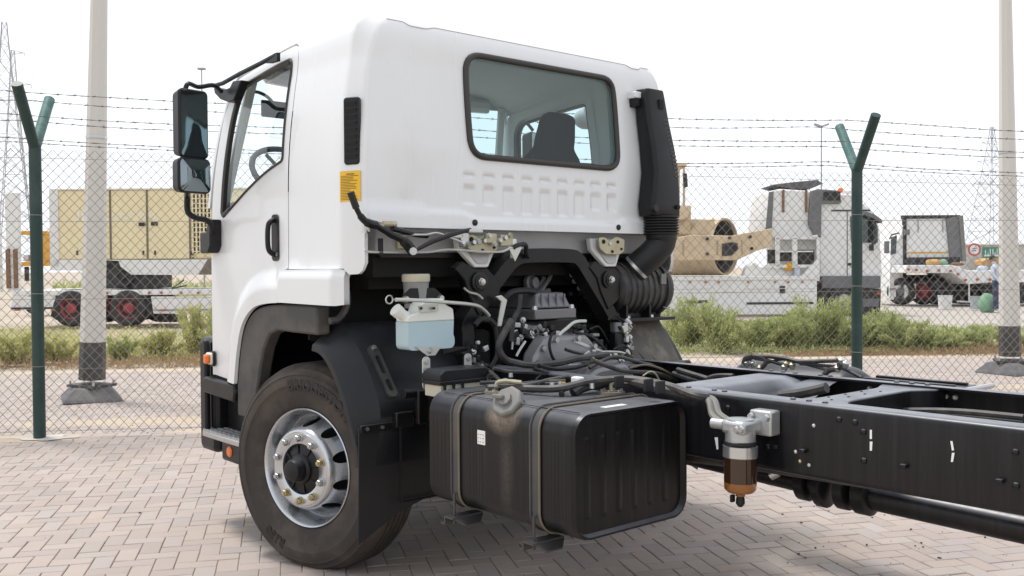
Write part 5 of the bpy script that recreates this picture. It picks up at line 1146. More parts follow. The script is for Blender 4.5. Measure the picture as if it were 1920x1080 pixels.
# ------------------------------------------------------------------ loose wiring, pipes and clips that fill the bay behind the cab
def bay(pts, x_, r_, m_, name='cable'):
    xs_ = x_ if isinstance(x_, (list, tuple)) else [x_]*len(pts)
    MB().tube(spl([PX(u, v, 'x', q) for (u, v), q in zip(pts, xs_)], 5), r_, 6).build(name, m_, truck)
for pts, x_, r_, m_ in (
    ([(1005, 500), (1025, 497), (1040, 502), (1062, 520), (1080, 530)], .30, .008, 'hose'), ([(1012, 548), (1025, 530), (1032, 518), (1034, 508)], .33, .012, 'cast_grey'), ([(1000, 552), (1015, 548), (1030, 545)], .33, .016, 'cast_grey'),
    ([(1140, 600), (1150, 590), (1160, 598), (1166, 620), (1160, 640)], .62, .005, 'rubber'), ([(1160, 612), (1175, 640), (1172, 662), (1180, 670)], .66, .006, 'rubber'), ([(1150, 655), (1165, 648), (1178, 652), (1185, 664)], .7, .005, 'rubber'),
    ([(880, 560), (872, 580), (868, 610), (872, 640), (878, 680)], .46, .010, 'rubber'), ([(862, 600), (850, 612), (846, 640), (852, 660)], .40, .008, 'rubber'), ([(648, 540), (652, 560), (648, 580), (635, 598), (618, 602)], .30, .018, 'hose'),
    ([(985, 640), (975, 655), (968, 668)], .70, .007, 'steel'), ([(962, 620), (961, 640), (960, 655)], .62, .006, 'zinc_pale'), ([(1060, 655), (1085, 662), (1120, 664), (1150, 672), (1190, 676)], .86, .009, 'hose'),
    ([(1105, 618), (1120, 612), (1130, 622), (1140, 640), (1150, 652)], .60, .006, 'rubber'), ([(1090, 628), (1100, 640), (1118, 646), (1132, 655)], .66, .009, 'zinc_pale'), ([(1010, 685), (1040, 692), (1075, 690), (1100, 684)], .95, .010, 'rubber'),
    ([(925, 690), (950, 696), (990, 698), (1030, 702)], 1.0, .009, 'hose'), ([(1180, 690), (1210, 684), (1240, 692), (1262, 704)], 1.1, .006, 'strap_trim'), ([(1205, 705), (1218, 697), (1228, 700), (1236, 712)], 1.25, .004, 'zinc_yellow'),
    ([(870, 540), (880, 548), (895, 552), (905, 560)], .58, .006, 'zinc_pale'), ([(1100, 470), (1110, 500), (1125, 530), (1130, 560)], .40, .010, 'rubber')): bay(pts, x_, r_, m_)
r = random.Random(33)
for u, v, x_, m_ in ((1073, 515, .42, 'zinc_pale'), (1078, 527, .42, 'zinc_pale'), (1087, 540, .42, 'zinc_pale'), (1099, 555, .44, 'steel'), (1110, 562, .44, 'zinc_pale'), (885, 495, .45, 'steel'), (1155, 690, 1.0, 'brass_nut'), (1176, 620, .64, 'steel'), (1180, 632, .64, 'zinc_pale'), (1178, 645, .66, 'aluminium'), (860, 618, .45, 'zinc_pale'), (868, 650, .46, 'zinc_pale'), (1108, 672, .9, 'brass_nut'), (1142, 668, .9, 'zinc_pale'), (1165, 676, .95, 'steel'), (980, 600, .60, 'zinc_pale'), (996, 625, .62, 'steel')):
    MB().lathe([(.012, -.012), (.016, -.006), (.016, .006), (.010, .008), (.010, .016), (0, .018)], PX(u, v, 'x', x_), (1, r.uniform(-.3, .3), r.uniform(-.3, .6)), 8).build('fastener', m_, truck, smooth=30)
MB().bb((.44, -.155, 1.13), (.56, -.06, 1.20)).build('compressor', 'aluminium', truck, bevel=.012)
for i in range(5): MB().bb((.44, -.165, 1.135+.013*i), (.57, -.05, 1.140+.013*i)).build('compressor_fin', 'aluminium', truck)
MB().lathe([(0, .0), (.04, 0), (.045, .01), (.045, .03), (.03, .035), (.03, .06), (0, .06)], (.30, .08, 1.42), (1, .2, 0), 20).build('coolant_cap', 'cast_grey', truck)
MB().bb((.60, .42, 1.02), (.66, .50, 1.14)).build('relay_valve', 'black_plastic', truck, bevel=.012); MB().cyl((.63, .46, 1.14), (.63, .46, 1.19), .025, n=14).build('valve_dome', 'cast_grey', truck)
# underside grime on the joint and stamped weld beads along the tank edge
for y0 in (-1.0, -.6): MB().tube(spl([(1.0, TY0+.05, TZ1-.0), (1.3, TY0+.05, TZ1+.0005), (1.83, TY0+.05, TZ1)]) if y0 < -.9 else [(TX0+.002, TY0+.1, TZ1), (TX0+.002, TY1-.1, TZ1)], .0022, 5).build('weld_seam', 'tank_black', tank)
# ================================================================== beyond the fence
mat('bg_white', (.72, .72, .71), .5, var=.06, scale=2, dirt=(.5, .46, .41), dirt_amt=.35, dscale=1.5)
mat('bg_black', (.020, .020, .022), .6, var=.3, scale=3, dirt=(.12, .11, .10), dirt_amt=.4)
mat('bg_grey', (.13, .135, .145), .6, var=.15, scale=3, dirt=(.25, .23, .21), dirt_amt=.4)
mat('bg_glass', (.03, .05, .05), .1, var=.2, spec=.8)
mat('genset_tan', (.76, .66, .42), .55, var=.06, scale=2, dirt=(.64, .56, .36), dirt_amt=.5)
mat('genset_text', (.78, .76, .68), .6)
mat('roller_tan', (.60, .47, .32), .6, var=.08, scale=2, dirt=(.36, .28, .19), dirt_amt=.6)
mat('roller_drum', (.27, .20, .14), .6, metal=.2, var=.2, scale=3, dirt=(.16, .12, .09), dirt_amt=.6)
mat('yellow_paint', (.65, .32, .02), .5, var=.1, scale=2)
mat('wheel_red', (.28, .035, .045), .55, var=.15, scale=6, dirt=(.3, .2, .17), dirt_amt=.3)
mat('marker_red', (.40, .10, .03), .5)
mat('wood', (.20, .11, .06), .8, var=.3, scale=6, stretch=(4, 4, .5))
mat('galv', (.36, .37, .38), .6, metal=.3, var=.1)
mat('pylon_grey', (.40, .41, .42), .7, var=.05)
mat('sign_green', (.04, .22, .15), .5); mat('sign_red', (.50, .05, .06), .5); mat('wall_pale', (.55, .53, .50), .8, var=.05, scale=.3)
mat('cloth_navy', (.05, .06, .11), .9, var=.1); mat('cloth_pale', (.50, .54, .62), .9, var=.05); mat('cloth_green', (.20, .36, .24), .9, var=.15, scale=5); mat('skin', (.30, .17, .11), .6); mat('hair', (.015, .012, .01), .7)
mat('burlap', (.50, .30, .12), .9, var=.25, scale=5); mat('plastic_white', (.70, .71, .70), .5, var=.04); mat('plastic_grey', (.40, .43, .44), .5)
mat('rag_red', (.35, .04, .06), .8)
ROT = YAW
class Frame:
    """local frame of a far thing: x to the right of the view, y away, z up; built from pixels at its distance b"""
    def __init__(s, u0, b):
        p = BG(u0, 540, b); s.o = Vector((p.x, p.y, 0)); s.b = b
    def __call__(s, u, v, dy=0):
        p = BG(u, v, s.b+dy)-s.o; return Vector((p.dot(E1), dy, p.z))
    def rect(s, u0, v0, u1, v1, dy=0): a = s(u0, v1, dy); c = s(u1, v0, dy); return (a.x, a.z, c.x, c.z)
    def slab(s, mb, u0, v0, u1, v1, y0, y1):
        x0, z0, x1, z1 = s.rect(u0, v0, u1, v1, y0); return mb.bb((x0, y0, z0), (x1, y1, z1))
    def poly(s, mb, pts, y0, y1):
        q = [s(u, v, y0) for u, v in pts]; return mb.plate([(p.x, y0, p.z) for p in q], (0, y1-y0, 0))
    def thing(s, name, label, cat, group=None): return thing(name, label, cat, tuple(s.o), ROT, group)
def truck_wheel(parent, c, r_, hubm='wheel_red', wd=.3, ax=(0, 1, 0), name='wheel'):
    ax = Vector(ax)
    o = MB().lathe([(r_*.56, 0), (r_*.62, -.02), (r_*.85, -.03), (r_*.96, 0), (r_, .04), (r_, wd-.04), (r_*.9, wd), (r_*.5, wd)], c, ax, 28).build(name, 'bg_black', parent, smooth=50)
    MB().lathe([(r_*.58, .0), (r_*.54, .02), (r_*.46, .10), (r_*.30, .11), (r_*.28, .03), (r_*.16, .0), (0, 0)], c, ax, 24).build('hub', hubm, o, smooth=40)
    for k in range(6):
        a = k*math.pi/3+.3; u = ax.orthogonal().normalized(); w_ = ax.cross(u); MB().cyl(Vector(c)+ax*.07+(u*math.cos(a)+w_*math.sin(a))*r_*.40, Vector(c)+ax*.11+(u*math.cos(a)+w_*math.sin(a))*r_*.40, r_*.055, n=8).build('hand_hole', 'bg_black', o)
    return o

# ---- low-bed trailer on the left with red wheels
F = Frame(200, 26); T = F.thing('low_bed_trailer', 'white low-bed trailer with red wheel hubs carrying the tan generator', 'trailer')
F.slab(MB(), 22, 541, 560, 555, 0, 2.5).build('deck', 'bg_white', T, bevel=.02)
F.poly(MB(), [(24, 556), (104, 556), (100, 578), (20, 582)], 0, .1).build('side_board', 'bg_white', T); F.poly(MB(), [(283, 556), (560, 556), (560, 588), (288, 588)], 0, .1).build('side_board', 'bg_white', T)
F.poly(MB(), [(172, 556), (200, 556), (190, 575), (180, 575)], 0, .1).build('side_board', 'bg_white', T)
F.slab(MB(), 288, 579, 560, 582, -.04, 0).build('slot', 'bg_black', T); F.slab(MB(), 20, 576, 100, 580, -.04, 0).build('slot', 'bg_black', T)
for c in (133, 240):
    F.poly(MB(), [(c-38, 592), (c-28, 548), (c-18, 543), (c+22, 543), (c+32, 552), (c+42, 590), (c+30, 600), (c-28, 600)], .06, .5).build('wheel_well', 'bg_black', T)
    q = F(c, 578); truck_wheel(T, (q.x, -.02, .50), .50)
    truck_wheel(T, (q.x, 2.2, .50), .50, ax=(0, 1, 0))
for u in (201, 280, 303, 340, 372): q = F(u, 549); MB().cyl((q.x, -.03, q.z), (q.x, .02, q.z), .035, n=10).build('marker_light', 'marker_red', T)
for u in (27, 62, 95, 300, 350): F.slab(MB(), u, 580, u+8, 583, -.06, 0).build('reflector', 'marker_red', T)
F.poly(MB(), [(288, 590), (345, 590), (330, 604), (300, 604)], .4, .6).build('landing_gear', 'bg_black', T)
# upright loading ramp at the tail
rp_ = F.poly(MB(), [(8, 362), (34, 360), (36, 545), (14, 548)], .1, .25).build('ramp', 'bg_white', T, bevel=.02)
F.poly(MB(), [(-60, 372), (-4, 372), (2, 548), (-55, 548)], .1, .25).build('ramp', 'bg_white', T, bevel=.02)
for u in (10, 24): F.poly(MB(), [(u, 468), (u+7, 466), (u+9, 540), (u+2, 541)], .05, .1).build('plank', 'wood', rp_)
# ---- generator canopy on its own base
F = Frame(250, 26); G = F.thing('generator_set', 'tan enclosed generator set on white skid base riding the low-bed trailer', 'generator')
F.slab(MB(), 104, 354, 520, 487, .5, 2.3).build('canopy', 'genset_tan', G, bevel=.03)
F.slab(MB(), 96, 350, 524, 357, .45, 2.35).build('roof_rim', 'bg_white', G, bevel=.02); F.slab(MB(), 94, 355, 108, 500, .46, 2.3).build('corner_post', 'bg_white', G)
for u in (181, 206, 275, 355, 360): F.slab(MB(), u, 356, u+1.6, 486, .485, .5).build('door_gap', 'strap_trim', G)
for u, v in ((260, 417), (283, 416)): F.slab(MB(), u, v, u+12, v+7, .47, .5).build('latch', 'bg_black', G)
for u in (143, 267, 289, 357): F.slab(MB(), u, 470, u+3, 478, .48, .5).build('latch', 'bg_black', G)
gg = F.slab(MB(), 360, 362, 420, 475, .49, .5).build('grille_back', 'bg_black', G)
for v in range(362, 480, 9): F.slab(MB(), 360, v, 420, v+2.2, .465, .49).build('grille_bar', 'genset_tan', gg)
for u in range(360, 422, 7): F.slab(MB(), u, 362, u+1.6, 475, .47, .49).build('grille_bar', 'genset_tan', gg)
F.poly(MB(), [(94, 487), (520, 487), (520, 515), (246, 515), (226, 500), (222, 489), (196, 488), (196, 507), (94, 507)], .46, 2.3).build('skid_base', 'bg_white', G)
F.poly(MB(), [(195, 490), (224, 490), (246, 516), (284, 516), (284, 541), (195, 541)], .6, 2.2).build('support', 'bg_black', G)
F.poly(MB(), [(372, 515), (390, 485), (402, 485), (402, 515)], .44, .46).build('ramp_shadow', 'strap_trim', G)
q = F(250, 530); truck_wheel(G, (F(215, 520).x, .55, F(215, 520).z), .30, 'bg_black', .25)
for body, u, v, sz in (('IR', 128, 414, .46), ('Ingersoll Rand', 172, 409, .27)):
    vs, fs = text_mesh(body, sz, .004); q = F(u, v); MB().add([(q.x+p.x, .494-p.z, q.z+p.y) for p in vs], fs).build('lettering', 'genset_text', G, smooth=0, fix=False)
MB().tube([Vector(F(322, 541, .2)), Vector(F(345, 525, .4))], .02, 6).build('tie_chain', 'bg_black', G); MB().tube([Vector(F(322, 541, .2)), Vector(F(350, 535, .2))], .02, 6).build('tie_chain', 'bg_black', G)
# ---- yellow machine behind
F = Frame(58, 34); Y = F.thing('yellow_plant', 'small yellow plant trailer behind the white loading ramp', 'machine')
F.slab(MB(), 38, 433, 82, 440, 0, 1.2).build('hood', 'yellow_paint', Y); F.slab(MB(), 58, 440, 82, 492, 0, 1.2).build('body', 'yellow_paint', Y, bevel=.03); F.slab(MB(), 34, 491, 90, 499, 0, 1.2).build('chassis', 'yellow_paint', Y)
q = F(62, 508); truck_wheel(Y, (q.x, .0, .36), .36, 'bg_black'); F.slab(MB(), 46, 500, 52, 527, .2, .3).build('leg', 'bg_black', Y); F.slab(MB(), 44, 478, 53, 490, .2, .6).build('can', 'cloth_pale', Y)

# ---- low loader with the roller, right
F = Frame(1400, 29.5); T = F.thing('low_loader', 'white low loader with slotted side panels parked behind the scrub', 'trailer')
F.slab(MB(), 1150, 519, 1532, 592, 0, .25).build('side_panel', 'bg_white', T, bevel=.02); F.slab(MB(), 1150, 517, 1532, 527, -.05, 2.5).build('deck', 'bg_white', T, bevel=.01)
for u0, v0, u1, v1 in ((1285, 563, 1327, 569), (1400, 566, 1525, 571), (1462, 536, 1472, 550)): F.slab(MB(), u0, v0, u1, v1, -.02, 0).build('slot', 'bg_black', T)
for u in (1293, 1322, 1347, 1402, 1452, 1477, 1503): q = F(u, 529); MB().cyl((q.x, -.09, q.z), (q.x, -.05, q.z), .035, n=10).build('marker_light', 'marker_red', T)
for u0, v0, u1, v1 in ((1262, 540, 1330, 542), (1340, 546, 1392, 548), (1395, 540, 1530, 542)): F.slab(MB(), u0, v0, u1, v1, -.03, 0).build('rib', 'bg_white', T, bevel=.005)
F.slab(MB(), 1290, 590, 1440, 598, .1, .3).build('lower_beam', 'roller_tan', T); q = F(1318, 590); truck_wheel(T, (q.x, .3, .35), .35, 'bg_black')
# gooseneck bulkhead frame
F.slab(MB(), 1442, 440, 1540, 515, .9, 1.2).build('bulkhead', 'bg_white', T)
gf = F.poly(MB(), [(1497, 525), (1532, 487), (1532, 447), (1524, 443), (1532, 440), (1537, 448), (1537, 527)], 0, .12).build('gooseneck', 'bg_white', T, bevel=.01)
for u0, v0, u1, v1 in ((1455, 446, 1462, 500), (1486, 446, 1495, 500), (1455, 443, 1530, 449), (1435, 496, 1525, 502), (1462, 470, 1525, 473)): F.slab(MB(), u0, v0, u1, v1, .1, .2).build('rack_bar', 'bg_white', gf)
for u0, v0, u1, v1 in ((1440, 468, 1454, 494), (1463, 470, 1486, 490), (1497, 468, 1527, 497)): F.slab(MB(), u0, v0, u1, v1, .22, .3).build('rack_opening', 'bg_black', gf)
F.poly(MB(), [(1395, 520), (1402, 500), (1415, 490), (1425, 500), (1450, 500), (1470, 506), (1490, 500), (1498, 520)], .3, .8).build('load_bundle', 'bg_white', T, bevel=.04)
q = F(1482, 500); MB().ball((q.x, .2, q.z), .14, 10, (1.1, 1, 1)).build('yellow_bag', 'yellow_paint', T); F.slab(MB(), 1490, 503, 1500, 520, .1, .25).build('blue_can', 'cloth_pale', T)
# ---- road roller riding on it
F = Frame(1350, 30.3); Rr = F.thing('road_roller', 'sand-coloured road roller with open drum loaded on the white low loader', 'road roller')
c0 = F(1222, 462); c1 = F(1372, 462); r0_ = F(1372, 462).z-F(1372, 516).z
dr_ = MB(); prof = [(r0_*.90, .0), (r0_, 0), (r0_, (c1-c0).length), (r0_*.9, (c1-c0).length), (r0_*.9, .1)]
axd = Vector((.76, -.65, 0)); en = F(1362, 462); st0 = Vector((en.x, .1, en.z))-axd*2.1
dr_.lathe([(r0_, 0), (r0_, 2.1), (r0_*.94, 2.1), (r0_*.94, .4), (0, .4)], st0, axd, 40); dr_.build('drum', 'roller_tan', Rr, smooth=50)
MB().lathe([(r0_*.93, 2.0), (r0_*.5, 1.5), (r0_*.45, 1.9), (0, 1.9)], st0, axd, 24).build('drum_inside', 'bg_black', Rr)
yk = F.poly(MB(), [(1262, 446), (1300, 440), (1372, 442), (1395, 437), (1448, 428), (1448, 462), (1420, 470), (1382, 488), (1262, 488)], -1.25, -1.1).build('yoke', 'roller_tan', Rr, bevel=.02)
F.poly(MB(), [(1354, 457), (1372, 454), (1383, 456), (1384, 468), (1372, 479), (1354, 480)], -1.28, -1.25).build('yoke_hole', 'bg_black', yk)
for u, v in ((1326, 448), (1326, 476), (1406, 444), (1409, 466), (1368, 446)): q = F(u, v, -1.25); MB().cyl((q.x, -1.30, q.z), (q.x, -1.25, q.z), .05, n=8).build('yoke_bolt', 'bg_black', yk)
for u in (1281, 1345, 1391): 
    for v in range(452, 480, 5): q = F(u, v, -1.25); MB().cyl((q.x, -1.28, q.z), (q.x, -1.25, q.z), .02, n=6).build('yoke_stud', 'roller_drum', yk)
F.poly(MB(), [(1290, 440), (1312, 415), (1340, 410), (1338, 440)], -.4, -.1).build('scraper_arm', 'roller_tan', Rr, bevel=.02)
F.slab(MB(), 1180, 385, 1296, 440, -.2, 1.2).build('body', 'roller_tan', Rr, bevel=.04)
F.poly(MB(), [(1180, 386), (1298, 386), (1290, 410), (1180, 430)], -.5, 1.3).build('hood', 'roller_tan', Rr, bevel=.04)
cb = F.slab(MB(), 1180, 305, 1288, 313, -.3, 1.4).build('cab_roof', 'roller_tan', Rr, bevel=.03)
for u in (1262, 1271, 1281): F.poly(MB(), [(u, 312), (u+4, 312), (u+4, 387), (u, 387)], -.25, -.15).build('cab_post', 'roller_tan', Rr)
F.slab(MB(), 1200, 314, 1262, 384, -.22, -.2).build('cab_glass', 'bg_glass', Rr); F.poly(MB(), [(1281, 325), (1288, 325), (1290, 350), (1283, 352)], -.3, -.25).build('cab_mirror', 'bg_black', Rr)
# ---- white tractor unit in front of the loader
F = Frame(1560, 30); K = F.thing('tractor_truck', 'white tractor unit with dark side fairings facing right behind green post', 'truck')
F.poly(MB(), [(1444, 358), (1462, 354), (1512, 357), (1535, 362), (1600, 364), (1618, 380), (1640, 400), (1650, 430), (1655, 520), (1536, 520), (1536, 450), (1440, 445), (1436, 430)], 0, 2.3).build('cab', 'bg_white', K, bevel=.05)
F.poly(MB(), [(1442, 360), (1451, 358), (1447, 440), (1435, 440)], -.06, 0).build('rear_fairing', 'bg_grey', K, bevel=.02)
F.poly(MB(), [(1520, 358), (1534, 354), (1572, 357), (1579, 380), (1572, 382), (1541, 382), (1540, 445), (1526, 440), (1516, 420)], -.12, 0).build('side_fairing', 'bg_grey', K, bevel=.03)
F.slab(MB(), 1544, 359, 1576, 376, -.14, -.12).build('fairing_vent', 'bg_black', K); F.slab(MB(), 1534, 380, 1539, 445, -.05, 0).build('pillar_gap', 'bg_black', K)
F.poly(MB(), [(1449, 346), (1480, 342), (1532, 337), (1544, 344), (1520, 354), (1485, 355)], .2, 1.8).build('roof_deflector', 'pedestal', K, bevel=.02)
for u in (1467, 1510): F.slab(MB(), u, 356, u+4, 398, -.05, 0).build('strap', 'wood', K)
F.poly(MB(), [(1594, 406), (1632, 402), (1646, 425), (1646, 455), (1596, 455)], -.02, 0).build('door_window', 'bg_glass', K); F.slab(MB(), 1559, 393, 1632, 396, -.03, 0).build('gutter', 'bg_black', K)
F.poly(MB(), [(1622, 396), (1640, 402), (1654, 412), (1654, 418), (1636, 408), (1620, 402)], -.3, 1).build('sun_visor', 'bg_grey', K)
F.slab(MB(), 1637, 408, 1643, 458, -.25, -.1).build('mirror', 'bg_black', K, bevel=.02); F.slab(MB(), 1632, 458, 1639, 470, -.25, -.1).build('mirror', 'bg_black', K, bevel=.02)
for u in (1588,): F.slab(MB(), u, 396, u+1.5, 518, -.012, 0).build('door_gap', 'bg_grey', K)
F.slab(MB(), 1590, 493, 1596, 498, -.02, 0).build('handle', 'bg_black', K)
F.slab(MB(), 1541, 517, 1652, 541, -.1, 2.3).build('sill', 'bg_grey', K, bevel=.03); F.poly(MB(), [(1541, 541), (1652, 541), (1650, 590), (1618, 590), (1606, 552), (1560, 552), (1550, 590), (1541, 590)], -.02, 2.2).build('skirt', 'bg_black', K)
F.slab(MB(), 1618, 560, 1648, 575, -.06, -.02).build('step', 'bg_grey', K); F.slab(MB(), 1645, 548, 1651, 553, -.08, 0).build('marker_light', 'marker_red', K)
q = F(1582, 566); truck_wheel(K, (q.x, -.05, .5), .5, 'galv', .32); truck_wheel(K, (q.x, 2.0, .5), .5, 'galv', .32)
q = F(1466, 566); truck_wheel(K, (q.x, .4, .5), .5, 'bg_grey', .32); F.slab(MB(), 1440, 530, 1560, 548, .6, 1.6).build('chassis', 'bg_black', K)
q = F(1592, 353); MB().ball((q.x, .8, q.z), .09, 10).build('beacon', 'amber', K); F.slab(MB(), 1585, 358, 1600, 364, .6, 1.0).build('beacon_base', 'bg_white', K); q = F(1620, 358); MB().cyl((q.x, .3, q.z-.1), (q.x, .3, q.z+.05), .06).build('horn', 'galv', K)
# ---- second white truck with a stepped low-bed behind it
F = Frame(1740, 37); K = F.thing('parked_truck', 'white truck seen from behind with dark fairing, pulling a stepped low-bed', 'truck')
F.slab(MB(), 1696, 406, 1798, 488, 0, .1).build('cab_rear', 'bg_white', K); F.poly(MB(), [(1670, 470), (1690, 440), (1696, 406), (1696, 540), (1668, 545)], .0, 2.3).build('cab_side', 'bg_white', K)
F.slab(MB(), 1694, 404, 1700, 520, -.05, .1).build('cab_edge', 'bg_black', K); F.slab(MB(), 1692, 403, 1800, 410, -.06, .1).build('header', 'bg_black', K)
F.poly(MB(), [(1774, 410), (1798, 405), (1806, 408), (1810, 490), (1782, 490)], -.08, 0).build('side_fairing', 'bg_grey', K, bevel=.02); F.poly(MB(), [(1798, 404), (1806, 404), (1812, 490), (1805, 490)], -.12, -.08).build('fairing_edge', 'cap_grey', K)
F.slab(MB(), 1702, 472, 1780, 475, -.03, 0).build('stripe', 'yellow_paint', K); F.slab(MB(), 1698, 482, 1800, 497, -.1, .2).build('rear_beam', 'bg_black', K)
for u in (1721, 1767): F.slab(MB(), u, 412, u+2, 436, -.03, 0).build('seam', 'galv', K)
F.poly(MB(), [(1671, 445), (1682, 441), (1680, 475), (1670, 478)], -.03, 0).build('door_window', 'bg_glass', K); F.slab(MB(), 1660, 452, 1668, 475, -.3, -.15).build('mirror', 'bg_grey', K, bevel=.02); MB().tube([F(1668, 448, -.2), F(1672, 440, -.1), F(1686, 437, 0)], .03, 6).build('mirror_arm', 'bg_black', K)
F.slab(MB(), 1697, 430, 1706, 440, -.2, -.05).build('pipe', 'bg_grey', K)
for u, hm in ((1687, 'bg_grey'), (1729, 'wheel_red'), (1752, 'bg_grey')): q = F(u, 555); truck_wheel(K, (q.x, -.1, .52), .52, hm, .5, ax=(.35, .94, 0) if u > 1700 else (.5, .86, 0))
F.slab(MB(), 1697, 532, 1718, 560, -.2, .4).build('side_tank', 'bg_white', K, bevel=.02); F.slab(MB(), 1697, 515, 1830, 540, .4, 1.6).build('chassis', 'bg_black', K); F.poly(MB(), [(1722, 532), (1736, 526), (1790, 526), (1800, 540), (1790, 545), (1740, 535)], -.15, .4).build('mudguard', 'bg_grey', K, bevel=.03)
F.slab(MB(), 1668, 540, 1680, 562, .0, .6).build('bumper', 'bg_white', K)
F = Frame(1800, 36.2); T = F.thing('stepped_trailer', 'white stepped low-bed trailer deck loaded with odds and ends', 'trailer')
dk_ = F.poly(MB(), [(1700, 497), (1785, 497), (1818, 508), (1960, 506), (1960, 522), (1900, 524), (1830, 532), (1815, 533), (1786, 512), (1698, 512)], -.6, 1.8).build('deck', 'bg_white', T, bevel=.02)
for u, v in ((1703, 505), (1718, 506), (1738, 508), (1760, 507), (1782, 508), (1796, 514), (1810, 525), (1832, 524), (1856, 524)): q = F(u, v, -.6); MB().cyl((q.x, -.65, q.z), (q.x, -.58, q.z), .05, n=8).build('marker_light', 'marker_red', T)
F.slab(MB(), 1800, 533, 1960, 570, .3, 1.6).build('under_frame', 'bg_black', T); MB().tube([F(1795, 565, -.5), F(1850, 568, -.5)], .03, 6).build('rail', 'bg_white', T); MB().tube([F(1817, 533, -.5), F(1817, 566, -.5)], .03, 6).build('leg', 'bg_white', T)
q = F(1835, 560); truck_wheel(T, (q.x, .2, .4), .4, 'bg_black')
def lump(name, label, cat, Fr, u, v, r_, m, sc, dy=-.3, seed=0):
    p = Fr(u, v, dy); w_ = Fr.o+E1*p.x+E2*dy; b = MB().ball((0, 0, 0), r_, 14, sc); b.v = [v_*(1+.35*noise.noise(v_*5+Vector((seed, 0, 0)))) for v_ in b.v]
    o = b.build(name, m, smooth=70); o.location = (w_.x, w_.y, p.z); o.rotation_euler = (0, 0, ROT); return tag(o, label, cat)
lump('burlap_sack', 'orange-brown sack lying on the stepped trailer deck', 'sack', F, 1749, 492, .24, 'burlap', (1.2, .8, .6), seed=1)
lump('green_sack', 'small green bundle beside the orange-brown sack on the deck', 'bundle', F, 1768, 492, .17, 'cloth_green', (1, .8, .7), seed=2)
lump('dark_bundle', 'dark scrap heap on the trailer step behind the sacks', 'scrap', F, 1795, 495, .16, 'wood', (1.6, .8, .4), seed=3)
lump('white_bundle', 'white plastic bundle on the low part of the trailer deck', 'bundle', F, 1842, 505, .22, 'cloth_pale', (1, .8, .7), seed=4)
lump('red_rag', 'dark red rag beside the white plastic bundle', 'rag', F, 1860, 514, .13, 'rag_red', (1.3, .8, .6), seed=5)
# pails on the road
def pail(u, v, b, m, label, r_=.15, h=.34):
    p = BG(u, v, b); o = MB().lathe([(0, 0), (r_*.85, 0), (r_, h*.97), (r_*1.06, h*.97), (r_*1.06, h), (r_*.9, h), (r_*.8, .05)], (0, 0, 0), (0, 0, 1), 20).build('pail', m, smooth=40); o.location = (p.x, p.y, 0)
    tag(o, label, 'pail', 'pails beside the far truck'); hdl = MB().tube([Vector((r_*math.cos(a), 0, h*.95-.08*math.sin(a))) for a in [math.pi*i/10 for i in range(11)]], .008, 5).build('handle', 'steel', o)
pail(1772, 585, 33.5, 'plastic_white', 'white plastic pail on the road below the far truck wheels', .24, .46); pail(1832, 588, 33, 'plastic_grey', 'grey pail standing near the trailer leg', .24, .44)
# ---- person beside the trailer (half hidden by the lamp post) and a green bundle
def person(base, label, rz):
    t = thing('person', label, 'person', (base.x, base.y, 0), rz)
    me = bpy.data.meshes.new('body'); J = [(0, 0, .93), (0, .02, 1.15), (0, .06, 1.40), (0, .10, 1.52), (0, .14, 1.60), (0, .15, 1.72), (.09, 0, .90), (.10, -.02, .50), (.10, .02, .10), (.10, -.10, .05), (-.09, 0, .90), (-.11, .0, .50), (-.11, .04, .10), (-.11, -.08, .05), (.18, .07, 1.42), (.24, -.02, 1.16), (.20, -.20, .98), (.19, -.27, .94), (-.18, .07, 1.42), (-.24, .0, 1.16), (-.20, -.18, .98), (-.19, -.25, .94)]
    Eg = [(0, 1), (1, 2), (2, 3), (3, 4), (4, 5), (0, 6), (6, 7), (7, 8), (8, 9), (0, 10), (10, 11), (11, 12), (12, 13), (2, 14), (14, 15), (15, 16), (16, 17), (2, 18), (18, 19), (19, 20), (20, 21)]
    Rd = [.14, .13, .15, .06, .08, .085, .095, .07, .05, .045, .095, .07, .05, .045, .07, .05, .038, .035, .07, .05, .038, .035]
    me.from_pydata(J, Eg, []); o = bpy.data.objects.new('body', me); COL.objects.link(o); o.parent = t
    sk = o.modifiers.new('Skin', 'SKIN'); 
    for v_, r_ in zip(me.skin_vertices[0].data, Rd): v_.radius = (r_, r_*.85)
    me.skin_vertices[0].data[0].use_root = True
    o.modifiers.new('Sub', 'SUBSURF').levels = 2; o.modifiers['Sub'].render_levels = 2
    me.materials.append(M['cloth_pale']); return t, o
pb = BG(1870, 597, 31); pt, body = person(pb, 'person in pale shirt and navy trousers half hidden by the lamp post', ROT+.6)
# trousers and head as clothing / skin over the body
tro = MB()
for s in (-1, 1): tro.tube(spl([(s*.075, 0, .98), (s*.095, 0, .88), (s*.105, -.015, .50), (s*.108, .02, .08)], 4), [.13, .125, .12, .115, .11, .105, .10, .095, .09, .085, .08, .075, .075], 14)
tro.build('trousers', 'cloth_navy', pt, smooth=60)
MB().ball((0, .16, 1.69), .105, 16, (.85, .95, 1.2)).build('head', 'skin', pt); MB().ball((0, .175, 1.73), .108, 16, (.88, .95, 1.0)).build('hair', 'hair', pt)
lump('green_bundle', 'large green bundle on the road at the trousered person\'s feet', 'bundle', Frame(1852, 31.4), 1852, 570, .36, 'cloth_green', (.8, .7, 1.0), 0, 6)
